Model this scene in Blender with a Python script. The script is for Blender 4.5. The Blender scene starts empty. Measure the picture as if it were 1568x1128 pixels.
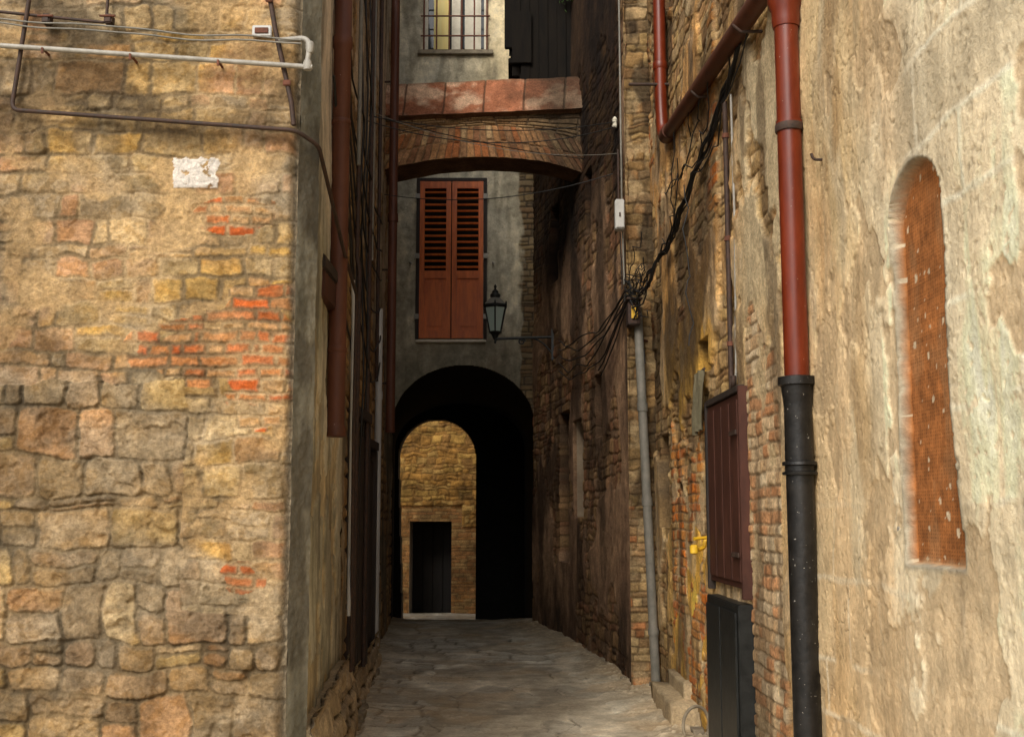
import bpy, bmesh, math, numpy as np
from mathutils import Vector, Matrix
scene=bpy.context.scene
# ---------------------------------------------------------------- noise
def H(ix,iy,s=0):
    ix=np.asarray(ix).astype(np.int64); iy=np.asarray(iy).astype(np.int64)
    n=(ix*374761393+iy*668265263+s*144269504)&0xffffffff
    n=((n^(n>>13))*1274126177)&0xffffffff
    n=((n^(n>>15))*1103515245)&0xffffffff
    n=n^(n>>16)
    return n/4294967296.0
def vn(x,y,s=0):
    x0=np.floor(x);y0=np.floor(y);fx=x-x0;fy=y-y0
    fx=fx*fx*(3-2*fx);fy=fy*fy*(3-2*fy)
    a=H(x0,y0,s);b=H(x0+1,y0,s);c=H(x0,y0+1,s);d=H(x0+1,y0+1,s)
    return (a*(1-fx)+b*fx)*(1-fy)+(c*(1-fx)+d*fx)*fy
def fbm(x,y,o=4,s=0):
    t=0;a=.5;n=0
    for i in range(o):
        k=2**i
        t=t+a*vn(x*k*.8-y*k*.6+i*17.3,x*k*.6+y*k*.8+i*9.1,s+i*31);n+=a;a*=.5
    return t/n
def ss(a,b,x):
    t=np.clip((x-a)/(b-a),0,1);return t*t*(3-2*t)
def mix(a,b,t):
    t=np.asarray(t)[...,None];return np.asarray(a)*(1-t)+np.asarray(b)*t
def mixn(a,b,t):return a*(1-t)+b*t
def masonry(x,z,rh,w,seed,warp=.02,wf=3.,rj=.5,split=.25,r=.025):
    x1=x+warp*2*(fbm(x*wf,z*wf,3,seed+1)-.5);z1=z+warp*2*(fbm(x*wf+40,z*wf,3,seed+2)-.5)
    rz=z1/rh
    bd=lambda k:k+(H(k,7,seed)-.5)*rj
    r0=np.floor(rz+.5);row=np.where(rz<bd(r0),r0-1,r0)
    lo=bd(row);hi=bd(row+1)
    ww=w*(.7+.7*H(row,3,seed+5))
    cx=(x1+H(row,9,seed)*w*3)/ww
    cb=lambda k:k+(H(row,k,seed+8)-.5)*.8
    c0=np.floor(cx+.5);col=np.where(cx<cb(c0),c0-1,c0)
    l=cb(col);rr=cb(col+1)
    sid=H(row,col,seed+11)<split
    mid=lo+(hi-lo)*(.35+.3*H(row,col,seed+12))
    up=sid&(rz>mid);dn=sid&(rz<=mid)
    lo=np.where(up,mid,lo);hi=np.where(dn,mid,hi)
    row2=row*2+up
    dx=np.minimum(cx-l,rr-cx)*ww;dz=np.minimum(rz-lo,hi-rz)*rh
    qx=np.maximum(r-dx,0);qz=np.maximum(r-dz,0)
    d=np.where((qx>0)|(qz>0),r-np.hypot(qx,qz),np.minimum(dx,dz))
    return d,row2,col
def pal(cols,h):
    c=np.array(cols);return c[np.clip((h*len(cols)).astype(int),0,len(cols)-1)]
A3=np.array
# ---------------------------------------------------------------- helpers
def empty(name,loc):
    e=bpy.data.objects.new(name,None);e.location=loc;e.empty_display_size=.2
    scene.collection.objects.link(e);return e
def par(o,p):
    if p is not None:
        o.parent=p
        o.matrix_parent_inverse=Matrix.Translation(p.location).inverted()
    return o
def grid(name,P,C,mat,parent,flip=False,hole=None,smooth=True,sat=1.22,tint=(1.04,.98,.86)):
    lum=C.mean(-1,keepdims=True);C=(lum+(C-lum)*sat)*A3(tint)
    nv,nu=P.shape[:2]
    me=bpy.data.meshes.new(name)
    idx=np.arange(nv*nu).reshape(nv,nu)
    q=np.stack([idx[:-1,:-1],idx[:-1,1:],idx[1:,1:],idx[1:,:-1]],-1)
    if flip:q=q[...,::-1]
    if hole is not None:
        hm=hole[:-1,:-1]&hole[:-1,1:]&hole[1:,1:]&hole[1:,:-1]
        q=q[~hm]
    q=q.reshape(-1,4)
    me.vertices.add(nv*nu);me.vertices.foreach_set('co',P.reshape(-1).astype(np.float32))
    me.loops.add(q.size);me.loops.foreach_set('vertex_index',q.reshape(-1).astype(np.int32))
    me.polygons.add(len(q));me.polygons.foreach_set('loop_start',(np.arange(len(q))*4).astype(np.int32))
    me.update(calc_edges=True)
    me.polygons.foreach_set('use_smooth',np.full(len(q),smooth))
    a=me.color_attributes.new('Col','FLOAT_COLOR','POINT')
    c4=np.ones((nv*nu,4),np.float32);c4[:,:3]=np.clip(C,0.003,.85).reshape(-1,3)
    a.data.foreach_set('color',c4.reshape(-1))
    me.materials.append(mat)
    o=bpy.data.objects.new(name,me);scene.collection.objects.link(o)
    return par(o,parent)
def panel(name,p0,p1,z0,z1,du,dz,fn,mat,parent,side=1,hole=None,coord='u',**kw):
    p0=np.array(p0,float);p1=np.array(p1,float);L=np.linalg.norm(p1-p0);t=(p1-p0)/L
    n=np.array([-t[1],t[0]])*side
    nu=max(2,int(L/du)+1);nz=max(2,int((z1-z0)/dz)+1)
    U,Z=np.meshgrid(np.linspace(0,L,nu),np.linspace(z0,z1,nz))
    X=p0[0]+t[0]*U;Y=p0[1]+t[1]*U
    A={'u':U,'x':X,'y':Y}[coord]
    disp,col=fn(A,Z)
    P=np.stack([X+n[0]*disp,Y+n[1]*disp,Z],-1)
    h=hole(A,Z) if hole else None
    return grid(name,P,col,mat,parent,flip=(side>0),hole=h,**kw)
def box(name,x0,x1,y0,y1,z0,z1,mat,parent,bev=0):
    bm=bmesh.new()
    bmesh.ops.create_cube(bm,size=1,matrix=Matrix.Translation(((x0+x1)/2,(y0+y1)/2,(z0+z1)/2))@Matrix.Diagonal((abs(x1-x0),abs(y1-y0),abs(z1-z0),1)))
    if bev:bmesh.ops.bevel(bm,geom=bm.edges[:],offset=bev,segments=2,affect='EDGES')
    return fin(bm,name,mat,parent)
def fin(bm,name,mat,parent,smooth=False):
    me=bpy.data.meshes.new(name);bm.to_mesh(me);bm.free();me.materials.append(mat)
    if smooth:
        for p in me.polygons:p.use_smooth=True
    o=bpy.data.objects.new(name,me);scene.collection.objects.link(o);return par(o,parent)
def lathe(name,x,y,prof,mat,parent,seg=24,tilt=None,smooth=True):
    bm=bmesh.new();rings=[]
    for r,z in prof:
        ox=0
        if tilt:ox=tilt*(z-prof[0][1])
        rings.append([bm.verts.new((x+ox+r*math.cos(a*2*math.pi/seg),y+r*math.sin(a*2*math.pi/seg),z)) for a in range(seg)])
    for a,b in zip(rings,rings[1:]):
        for i in range(seg):
            f=bm.faces.new((a[i],a[(i+1)%seg],b[(i+1)%seg],b[i]))
    bm.faces.new(rings[0][::-1]);bm.faces.new(rings[-1])
    bmesh.ops.recalc_face_normals(bm,faces=bm.faces[:])
    for e in bm.edges:
        if len(e.link_faces)==2 and e.calc_face_angle(0)>math.radians(35):e.smooth=False
    return fin(bm,name,mat,parent,smooth)
def tube(name,paths,r,mat,parent,res=3):
    cu=bpy.data.curves.new(name,'CURVE');cu.dimensions='3D';cu.bevel_depth=r;cu.bevel_resolution=res;cu.use_fill_caps=True
    for pts in paths:
        s=cu.splines.new('POLY');s.points.add(len(pts)-1)
        for i,p in enumerate(pts):s.points[i].co=(*p,1)
    cu.materials.append(mat)
    o=bpy.data.objects.new(name,cu);scene.collection.objects.link(o);return par(o,parent)
def sag(a,b,s,n=24,wob=0,seed=0):
    a=Vector(a);b=Vector(b);o=[]
    for i in range(n+1):
        t=i/n;p=a.lerp(b,t);p.z-=s*4*t*(1-t)
        if wob:
            e=min(1,6*t*(1-t)+.2)
            p.x+=e*wob*(float(vn(t*7,seed,3))-.5);p.z+=e*wob*(float(vn(t*6,seed,5))-.5)*2
        o.append(tuple(p))
    return o
def rnd(pts,r=.06,n=5):
    P=[Vector(p) for p in pts];out=[P[0]]
    for a,b,c in zip(P,P[1:],P[2:]):
        q0=b+(a-b).normalized()*min(r,(a-b).length*.45);q1=b+(c-b).normalized()*min(r,(c-b).length*.45)
        for i in range(n+1):
            t=i/n;out.append(q0*(1-t)**2+b*2*t*(1-t)+q1*t*t)
    out.append(P[-1]);return [tuple(p) for p in out]
# ---------------------------------------------------------------- materials
def nt(name):
    m=bpy.data.materials.new(name);m.use_nodes=True;t=m.node_tree
    return m,t,t.nodes['Principled BSDF']
def N(t,k,**kw):
    n=t.nodes.new(k)
    for a,b in kw.items():
        if a in n.inputs.keys():n.inputs[a].default_value=b
        else:setattr(n,a,b)
    return n
def wallmat(name,grain=.35,bump=.004,rough=.92,gs=45):
    m,t,b=nt(name);L=t.links.new
    at=N(t,'ShaderNodeAttribute',attribute_name='Col');tc=N(t,'ShaderNodeTexCoord')
    n1=N(t,'ShaderNodeTexNoise',Scale=gs,Detail=5.,Roughness=.72);n2=N(t,'ShaderNodeTexNoise',Scale=7.,Detail=4.,Roughness=.65)
    for n in(n1,n2):L(tc.outputs['Object'],n.inputs['Vector'])
    mr=N(t,'ShaderNodeMapRange');mr.inputs['From Min'].default_value=.3;mr.inputs['From Max'].default_value=.7
    mr.inputs['To Min'].default_value=1-grain;mr.inputs['To Max'].default_value=1+grain
    L(n1.outputs['Fac'],mr.inputs['Value'])
    mr2=N(t,'ShaderNodeMapRange');mr2.inputs['From Min'].default_value=.3;mr2.inputs['From Max'].default_value=.7
    mr2.inputs['To Min'].default_value=.8;mr2.inputs['To Max'].default_value=1.2
    L(n2.outputs['Fac'],mr2.inputs['Value'])
    mu=N(t,'ShaderNodeMath',operation='MULTIPLY');L(mr.outputs[0],mu.inputs[0]);L(mr2.outputs[0],mu.inputs[1])
    vm=N(t,'ShaderNodeVectorMath',operation='SCALE');L(at.outputs['Color'],vm.inputs[0]);L(mu.outputs[0],vm.inputs['Scale'])
    L(vm.outputs[0],b.inputs['Base Color']);b.inputs['Roughness'].default_value=rough
    b.inputs['Specular IOR Level'].default_value=.2
    bp=N(t,'ShaderNodeBump');bp.inputs['Distance'].default_value=bump*4;bp.inputs['Strength'].default_value=.8
    L(n1.outputs['Fac'],bp.inputs['Height']);L(bp.outputs[0],b.inputs['Normal'])
    return m
def simple(name,c1,c2,scale=8,rough=.6,metal=0,bump=.002,rr=.2,stretch=(1,1,1),spec=.5):
    m,t,b=nt(name);L=t.links.new
    tc=N(t,'ShaderNodeTexCoord');mp=N(t,'ShaderNodeMapping');mp.inputs['Scale'].default_value=stretch
    L(tc.outputs['Object'],mp.inputs['Vector'])
    n=N(t,'ShaderNodeTexNoise',Scale=scale,Detail=6.,Roughness=.7);L(mp.outputs[0],n.inputs['Vector'])
    cr=N(t,'ShaderNodeValToRGB');cr.color_ramp.elements[0].position=.35;cr.color_ramp.elements[1].position=.65
    cr.color_ramp.elements[0].color=(*c1,1);cr.color_ramp.elements[1].color=(*c2,1)
    L(n.outputs['Fac'],cr.inputs['Fac']);L(cr.outputs[0],b.inputs['Base Color'])
    mr=N(t,'ShaderNodeMapRange');mr.inputs['To Min'].default_value=rough-rr;mr.inputs['To Max'].default_value=rough+rr
    L(n.outputs['Fac'],mr.inputs['Value']);L(mr.outputs[0],b.inputs['Roughness'])
    b.inputs['Metallic'].default_value=metal;b.inputs['Specular IOR Level'].default_value=spec
    bp=N(t,'ShaderNodeBump');bp.inputs['Distance'].default_value=bump*3;bp.inputs['Strength'].default_value=.6
    L(n.outputs['Fac'],bp.inputs['Height']);L(bp.outputs[0],b.inputs['Normal'])
    return m
def speckle(m,col,scale=90,thr=.72):
    t=m.node_tree;b=t.nodes['Principled BSDF'];src=b.inputs['Base Color'].links[0].from_socket
    tc=N(t,'ShaderNodeTexCoord');n=N(t,'ShaderNodeTexNoise',Scale=scale,Detail=2.);t.links.new(tc.outputs['Object'],n.inputs['Vector'])
    mr=N(t,'ShaderNodeMapRange');mr.inputs['From Min'].default_value=thr;mr.inputs['From Max'].default_value=thr+.03
    t.links.new(n.outputs['Fac'],mr.inputs['Value'])
    mx=N(t,'ShaderNodeMix',data_type='RGBA');t.links.new(mr.outputs[0],mx.inputs[0]);t.links.new(src,mx.inputs[6]);mx.inputs[7].default_value=(*col,1)
    t.links.new(mx.outputs[2],b.inputs['Base Color']);return m
M_st=wallmat('rubble_stone',grain=.38,bump=.0045);M_pl=wallmat('old_plaster',grain=.16,bump=.003,gs=34)
M_gr=wallmat('paving',grain=.22,bump=.002,gs=40,rough=.8)
M_red=speckle(simple('red_painted_pipe',(.10,.012,.003),(.18,.026,.006),9,.36,0,.0008,.12,(1,1,.3),.4),(.3,.24,.18),80,.75)
M_brn=speckle(simple('brown_painted_pipe',(.075,.026,.014),(.13,.046,.025),10,.5,0,.0008,.12,(1,1,.25),.3),(.3,.25,.2),60,.75)
M_blk=speckle(simple('black_cast_iron',(.005,.005,.005),(.018,.016,.014),14,.42,.1,.002,.15,spec=.4),(.34,.32,.28),70,.715)
M_blk1=simple('black_ironwork',(.007,.008,.007),(.02,.021,.019),14,.45,.2,.001,.12)
M_blk2=simple('dark_rusty_iron',(.025,.016,.011),(.07,.035,.022),25,.7,.1,.002,.15)
M_galv=simple('galvanised_conduit',(.27,.25,.21),(.42,.4,.35),18,.6,.1,.001,.15)
M_grey=simple('grey_plastic_pipe',(.38,.38,.37),(.5,.5,.48),6,.45,0,.0005,.1,(1,1,.2))
M_dgry=simple('dull_grey_pipe',(.15,.145,.12),(.25,.23,.19),9,.6,0,.001,.1)
M_rust=simple('rust',(.09,.03,.015),(.18,.065,.035),20,.85,0,.002,.1)
M_cab=simple('black_cable',(.006,.006,.006),(.015,.014,.012),30,.6,0,.0005,.1)
M_shut=simple('varnished_shutter_wood',(.46,.095,.012),(.72,.17,.028),14,.5,0,.0008,.12,(1,1,.15))
M_wood=simple('dark_old_wood',(.012,.008,.005),(.035,.02,.013),12,.7,0,.002,.1,(1,1,.2))
M_blkwd=simple('near_black_boards',(.004,.003,.002),(.012,.009,.006),9,.85,0,.002,.1,(1,1,.2),.15)  # balcony timber, coloured near-black all over
M_void=simple('dark_interior',(.006,.005,.004),(.012,.009,.007),12,.9,0,.002,.05)
M_door=simple('brown_door_paint',(.038,.014,.009),(.085,.030,.018),8,.6,0,.001,.1,(1,1,.3),.3)
M_core=simple('rough_wall_core',(.22,.16,.10),(.34,.26,.17),3,.9,0,.01,.05)
M_roof=simple('terracotta_tiles',(.2,.08,.05),(.32,.14,.08),8,.9,0,.01,.05)
M_stone=simple('worn_stone',(.15,.12,.08),(.30,.25,.17),9,.85,0,.006,.08)
M_white=simple('meter_box_plastic',(.42,.41,.38),(.55,.54,.5),6,.5,0,.0005,.1)
M_yel=simple('yellow_plastic',(.7,.4,.02),(.8,.5,.04),6,.4,0,.0005,.1)
M_frame=simple('cream_window_frame',(.6,.55,.42),(.75,.7,.56),8,.6,0,.001,.1)
M_curt=simple('window_curtain',(.75,.58,.2),(.82,.74,.35),5,.8,0,.001,.05,(1,1,.1))
M_green=simple('plant_leaves',(.03,.08,.01),(.07,.16,.02),20,.6)
mg,tg,bg=nt('window_glass');bg.inputs['Base Color'].default_value=(.03,.035,.035,1);bg.inputs['Roughness'].default_value=.06
tgn=N(tg,'ShaderNodeTexNoise',Scale=3.);tgb=N(tg,'ShaderNodeBump');tgb.inputs['Distance'].default_value=.01;tgb.inputs['Strength'].default_value=.15
tg.links.new(tgn.outputs[0],tgb.inputs['Height']);tg.links.new(tgb.outputs[0],bg.inputs['Normal'])
ml,tl,bl=nt('lantern_glass');bl.inputs['Base Color'].default_value=(.34,.42,.37,1);bl.inputs['Roughness'].default_value=.12
tln=N(tl,'ShaderNodeTexNoise',Scale=12.);tlm=N(tl,'ShaderNodeMapRange');tlm.inputs['To Min'].default_value=.05;tlm.inputs['To Max'].default_value=.25
tl.links.new(tln.outputs[0],tlm.inputs['Value']);tl.links.new(tlm.outputs[0],bl.inputs['Roughness'])

# ================================================================ LEFT BUILDING
LB=empty('stone_building',(-5,6,0))
OCH=[(.46,.33,.16),(.42,.31,.17),(.36,.29,.19),(.49,.38,.23),(.43,.34,.21),(.50,.35,.16),(.38,.30,.20),(.46,.31,.18)]
PNK=[(.47,.35,.24),(.42,.32,.23),(.48,.38,.25),(.38,.31,.22),(.45,.30,.20),(.37,.31,.23)]
RED=[(.50,.16,.08),(.44,.20,.11),(.50,.26,.14),(.46,.30,.18),(.48,.34,.21),(.48,.18,.09)]
def f_left(x,z):
    d,r,c=masonry(x,z,.115,.19,11,warp=.035,wf=5,rj=.7,split=.12,r=.022)
    h1=H(r,c,1);h2=H(r,c,2);h3=H(r,c,3)
    reg=ss(.42,.58,fbm(x*1.6+2,z*1.3,3,71)+.10*ss(2.6,3.6,z)-.05)
    col=mix(pal(PNK,h1),pal(OCH,h1),reg)*(0.78+.40*h2)[...,None]
    d2,r2,c2=masonry(x,z,.175,.22,31,warp=.045,wf=3.5,rj=.7,split=.2,r=.035)
    big=((x+.08*fbm(z*5,x*2,2,4)<-1.58)&(z<2.2+.12*fbm(x*6,z*0,2,2)))|(z<1.08+.12*fbm(x*4,z,2,6))
    col2=pal([(.36,.27,.17),(.30,.235,.155),(.39,.30,.17),(.32,.26,.19),(.42,.33,.22),(.31,.235,.16),(.40,.27,.17)],H(r2,c2,4))*(.76+.40*H(r2,c2,5))[...,None]
    d3,r3,c3=masonry(x,z,.060,.14,51,warp=.014,wf=7,rj=.3,split=0,r=.012)
    def ell(cx,cz,ax,az):return ((x-cx)/ax)**2+((z-cz)/az)**2
    bm_=np.minimum(np.minimum(ell(-1.25,2.42,.27,.36),ell(-1.55,2.42,.36,.18)),np.minimum(ell(-1.40,3.12,.20,.09),ell(-1.32,1.30,.10,.09)))
    brk=(bm_+ (H(r3,c3,8)-.5)*1.1)<.95
    colb=pal(RED,H(r3,c3,6))*(.85+.3*H(r3,c3,7))[...,None]
    D=np.where(big,d2,d);C=np.where(big[...,None],col2,col);hh=np.where(big,H(r2,c2,9),h3)
    D=np.where(brk,d3,D);C=np.where(brk[...,None],colb,C)
    D=D+.015*(fbm(x*34,z*34,3,8)-.5)+.009*(fbm(x*90,z*90,2,88)-.5)
    n=fbm(x*13,z*16,5,3);C=C*(.5+1.0*n)[...,None]
    C=mix(C,C*A3((.85,.8,.72)),ss(.5,.6,fbm(x*28,z*34,3,35)))
    mort=A3((.50,.40,.27))*(.66+.64*fbm(x*22,z*22,4,9))[...,None]
    jw=.006+.014*fbm(x*4,z*4,3,21)
    j=1-ss(jw*.3,jw*1.5,D)
    deep=np.where(big,.75+.25*ss(.4,.55,fbm(x*3,z*3,3,39)),.2+.65*ss(.45,.60,fbm(x*2.2,z*2.2,3,29)))
    mdark=mort*(1-.76*deep)[...,None]
    C=mix(C,mdark,j*.88)
    sm=ss(.51,.61,fbm(x*3.6+3,z*5.2,6,77))*np.where(big,.35,.9)*np.where(brk,.35,1)
    C=mix(C,mort*A3((1.0,.94,.86)),sm*.8)
    gry=ss(.50,.64,fbm(x*2.1+9,z*2.7,5,91))*np.where(brk,.3,1)
    C=mix(C,C.mean(-1,keepdims=True)*A3((1.1,1.0,.82)),gry*.5)
    rel=np.where(big,1.15,.45+.5*ss(.42,.6,fbm(x*2,z*2,3,93)))*(1-.8*sm)
    hgt=ss(-.004,.013,D)*(.007+.010*hh)*rel+.013*(fbm(x*11,z*12,5,5)-.5)+.03*fbm(x*2,z*2,2,6)+.005*fbm(x*45,z*45,3,15)
    hgt=hgt-.02*ss(.60,.72,fbm(x*7,z*8,4,16))*np.where(big,.8,.4)
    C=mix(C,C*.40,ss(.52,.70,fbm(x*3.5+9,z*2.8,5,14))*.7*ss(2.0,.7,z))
    C=mix(C,C*.5,ss(.55,.70,fbm(x*2.2+1,z*2.0,5,24))*.6)
    C=mix(C,C*1.2,ss(.52,.66,fbm(x*2.3+31,z*2.1,5,25))*.6)
    top=ss(.5,.66,fbm(x*4,z*5,5,61))*ss(3.35,3.7,z)
    C=mix(C,A3((.07,.055,.04))+0*C,top*.65)
    bnd=ss(.14,0,np.abs(z-3.53-.05*fbm(x*4,z,2,2)))*ss(.35,.65,fbm(x*7,z*5,4,19))
    C=mix(C,A3((.09,.065,.04))+0*C,bnd*.75)
    w=(x>-1.735+.02*(fbm(z*40,x*9,2,5)-.5))&(x<-1.505+.03*(fbm(z*30,x,2,6)-.5))&(z>3.265)&(z<3.42+.035*(fbm(x*25,z,2,7)-.5))&(fbm(x*30,z*30,3,99)>.31)
    C=np.where(w[...,None],A3((.78,.77,.78)),C);hgt=np.where(w,hgt*.5+.014,hgt)
    hgt=hgt-.05*ss(-1.16,-1.10,x)**2
    C=mix(C,A3((.34,.30,.24))+0*C,ss(-1.14,-1.11,x+.06*(fbm(z*8,x*3,4,3)-.5))*.9)
    return hgt,C*.86
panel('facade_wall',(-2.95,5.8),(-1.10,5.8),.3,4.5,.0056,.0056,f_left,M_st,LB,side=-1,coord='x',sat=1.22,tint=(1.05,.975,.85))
def f_cheap(cols,seed,sc=1,k=1.):
    def f(x,z):
        d,r,c=masonry(x,z,.2,.4,seed,warp=.03);C=pal(cols,H(r,c,1))*(.8+.4*H(r,c,2))[...,None]
        j=1-ss(.006,.02,d);C=mix(C,A3((.3,.24,.17))+0*C,j*.7)*k
        return ss(0,.03,d)*.02+.03*fbm(x*3,z*3,3,seed),C*(.75+.5*fbm(x*5,z*5,4,seed))[...,None]
    return f
panel('facade_wall_outer',(-9,5.83),(-2.93,5.83),0,6.3,.05,.05,f_cheap(OCH,7),M_st,LB,side=-1,coord='x')
panel('facade_wall_upper',(-2.95,5.82),(-1.10,5.82),4.48,6.3,.04,.04,f_cheap(OCH,8),M_st,LB,side=-1,coord='x')
panel('facade_wall_base',(-2.95,5.82),(-1.10,5.82),-.05,.32,.03,.03,f_cheap(OCH,9),M_st,LB,side=-1,coord='x')
def f_cement(x,z):
    g=fbm(x*6,z*1.5,5,4)
    c=mix(A3((.14,.135,.11)),A3((.28,.265,.22)),ss(.3,.7,g))
    c=mix(c,A3((.08,.07,.055))+0*c,ss(.50,.66,fbm(x*5,z*3,5,5))*.7)
    return .02*fbm(x*8,z*4,5,6)+.006*fbm(x*40,z*40,3,6),c
panel('cement_corner',(-1.105,5.79),(-1.03,5.95),-.05,6.3,.01,.01,f_cement,M_pl,LB,side=-1,sat=1,tint=(1,1,.94))
def f_lside(y,z):
    g=fbm(y*2,z*2,5,41)
    c=mix(A3((.36,.35,.27)),A3((.60,.57,.46)),ss(.3,.7,g))
    up=ss(3.0,4.2,z);c=mix(c,A3((.70,.60,.50))*(.75+.5*g)[...,None],up*.8)
    pe=ss(.54,.57,fbm(y*3.5,z*3,5,42))*ss(4.5,1,z)
    c=mix(c,A3((.56,.46,.29))*(.6+.8*fbm(y*12,z*12,4,4))[...,None],pe)
    st=ss(.50,.72,fbm(y*7,z*.7,5,43));c=mix(c,A3((.10,.09,.07))+0*c,st*.5)
    c=mix(c,A3((.10,.09,.07))+0*c,ss(.52,.67,fbm(y*2,z*1.6,5,47))*.4)
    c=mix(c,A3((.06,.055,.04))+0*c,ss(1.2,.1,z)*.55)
    return .03*fbm(y*2,z*2,4,44)-pe*.014+.008*fbm(y*20,z*20,3,3),c
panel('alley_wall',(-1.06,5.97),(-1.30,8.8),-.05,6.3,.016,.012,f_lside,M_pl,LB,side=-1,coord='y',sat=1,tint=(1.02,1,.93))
box('wall_core',-9,-1.33,5.9,8.75,-.05,6.25,M_core,LB)
box('roof_eave',-9.3,-.95,5.70,8.8,6.3,6.45,M_roof,LB)
box('side_window_lintel',-1.17,-1.075,6.55,7.35,3.02,3.10,M_wood,LB,.008)
box('side_window_board',-1.165,-1.085,6.6,7.3,2.86,3.02,M_door,LB,.006)
def f_plinth(y,z):
    d,r,c=masonry(y,z,.19,.4,66,warp=.05,r=.04)
    C=pal([(.36,.30,.22),(.28,.24,.19),(.40,.34,.26)],H(r,c,1))*(.7+.5*H(r,c,2))[...,None]*(.6+.8*fbm(y*9,z*9,4,3))[...,None]
    j=1-ss(.005,.02,d+.01*(fbm(y*30,z*30,2,3)-.5));C=mix(C,A3((.06,.05,.04))+0*C,j)
    return ss(0,.04,d)*.03+.05*fbm(y*5,z*5,4,5)-ss(.15,.62,z)*.06,C
panel('wall_plinth',(-.99,5.98),(-1.20,8.9),-.05,.58,.012,.012,f_plinth,M_st,LB,side=-1,coord='y')
def slab(name,pts,z0,z1,mat,parent,amp=.03,seed=0):
    p=[A3(q,float) for q in pts]
    rows=[]
    for (a,b) in((0,1),(1,2),(2,3),(3,0)):
        for t in np.linspace(0,1,14,endpoint=False):rows.append(p[a]*(1-t)+p[b]*t)
    R=A3(rows);cen=R.mean(0)
    lev=[(0,z0),(0,z0+(z1-z0)*.5),(0,z1-.02),(.02,z1),(.5,z1),(1,z1)]
    Pt=[]
    for s,z in lev:
        q=R+(cen-R)*s;k=(fbm(q[:,0]*6+seed,q[:,1]*6+z*5,3,seed)-.5)[:,None]
        q=q+(q-cen)/np.maximum(np.linalg.norm(q-cen,axis=1)[:,None],.01)*k*amp*2*(1-s)
        zz=z+(fbm(q[:,0]*5,q[:,1]*5,3,seed+3)-.5)*amp
        Pt.append(np.concatenate([np.column_stack([q,zz]),[[q[0,0],q[0,1],zz[0]]]]))
    Pt=A3(Pt);C=A3((.36,.30,.22))*(.5+1.*fbm(Pt[...,0]*9,Pt[...,1]*9+Pt[...,2]*7,4,seed))[...,None]
    return grid(name,Pt,C,M_st,parent)
slab('plinth_top',[(-1.35,6.0),(-1.0,6.0),(-1.19,8.8),(-1.4,8.8)],.3,.55,M_st,LB,.04,3)

LB2=empty('plaster_building',(-4,13,0))
def f_l2(y,z):
    g=fbm(y*1.3,z*1.6,5,141)
    c=mix(A3((.18,.16,.125)),A3((.42,.37,.29)),ss(.3,.7,g))
    c=mix(c,A3((.56,.48,.38))*(.7+.6*g)[...,None],ss(3.2,5,z)*.7)
    d,r,cc=masonry(y,z,.17,.35,144,warp=.04)
    pe=ss(.48,.53,fbm(y*1.8,z*1.5,6,142)+.12*ss(1.5,.3,z)-.08*ss(3,5,z))
    C2=pal([(.36,.25,.15),(.3,.22,.15),(.42,.31,.19)],H(r,cc,1))*(.7+.5*H(r,cc,2))[...,None]
    C2=mix(C2,A3((.09,.07,.05))+0*C2,(1-ss(.004,.02,d+.01*(fbm(y*30,z*30,2,3)-.5)))*.8)
    c=mix(c,C2,pe)*(.6+.8*fbm(y*9,z*9,4,6))[...,None]
    st=ss(.47,.72,fbm(y*4,z*.5,4,43));c=mix(c,A3((.05,.045,.036))+0*c,st*.55)
    return .03*fbm(y*2,z*2,4,44)+pe*(ss(0,.03,d)*.025-.02)+.01*fbm(y*15,z*15,3,4),c
panel('alley_wall',(-1.30,8.78),(-1.57,13.1),-.05,8.0,.025,.018,f_l2,M_st,LB2,side=-1,coord='y')
panel('alley_wall_far',(-1.57,13.1),(-1.85,17.8),-.05,10.2,.04,.02,f_l2,M_st,LB2,side=-1,coord='y')
panel('house_corner',(-1.42,8.78),(-1.29,8.79),-.05,8.0,.02,.03,f_l2,M_st,LB2,side=-1)
box('wall_core',-9,-1.60,8.80,13.09,-.05,7.95,M_core,LB2);box('wall_core_far',-9,-1.88,13.1,18,-.05,10.15,M_core,LB2)
box('gable_wall',-9,-1.65,8.79,8.798,6.2,7.9,M_core,LB2);box('gable_wall_far',-9,-1.62,13.092,13.099,7.8,10.1,M_core,LB2)
box('roof_eave',-9,-1.2,8.85,13.3,8.0,8.15,M_roof,LB2);box('roof_eave_far',-9,-1.5,13.0,18,10.2,10.35,M_roof,LB2)
def doorset(y0,y1,z0,z1,x,p):
    box('door_jamb',x,x+.09,y0-.08,y0,z0,z1+.08,M_wood,p,.006);box('door_jamb_far',x,x+.09,y1,y1+.08,z0,z1+.08,M_wood,p,.006)
    box('door_lintel',x,x+.1,y0-.1,y1+.1,z1+.082,z1+.17,M_wood,p,.006);box('door_leaf',x,x+.04,y0,y1,z0,z1,M_wood,p)
    for k in range(3):
        a=y0+(y1-y0)*k/3;box('door_board',x+.042,x+.058,a+.02,a+(y1-y0)/3-.02,z0+.05,z1-.05,M_wood,p,.003)
doorset(9.4,10.5,.3,2.35,-1.375,LB2);doorset(11.3,12.2,.2,2.2,-1.505,LB2)
panel('wall_plinth',(-1.21,8.75),(-1.47,13.1),-.05,.36,.014,.012,lambda y,z:f_plinth(y,z+.25),M_st,LB2,side=-1,coord='y')
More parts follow.
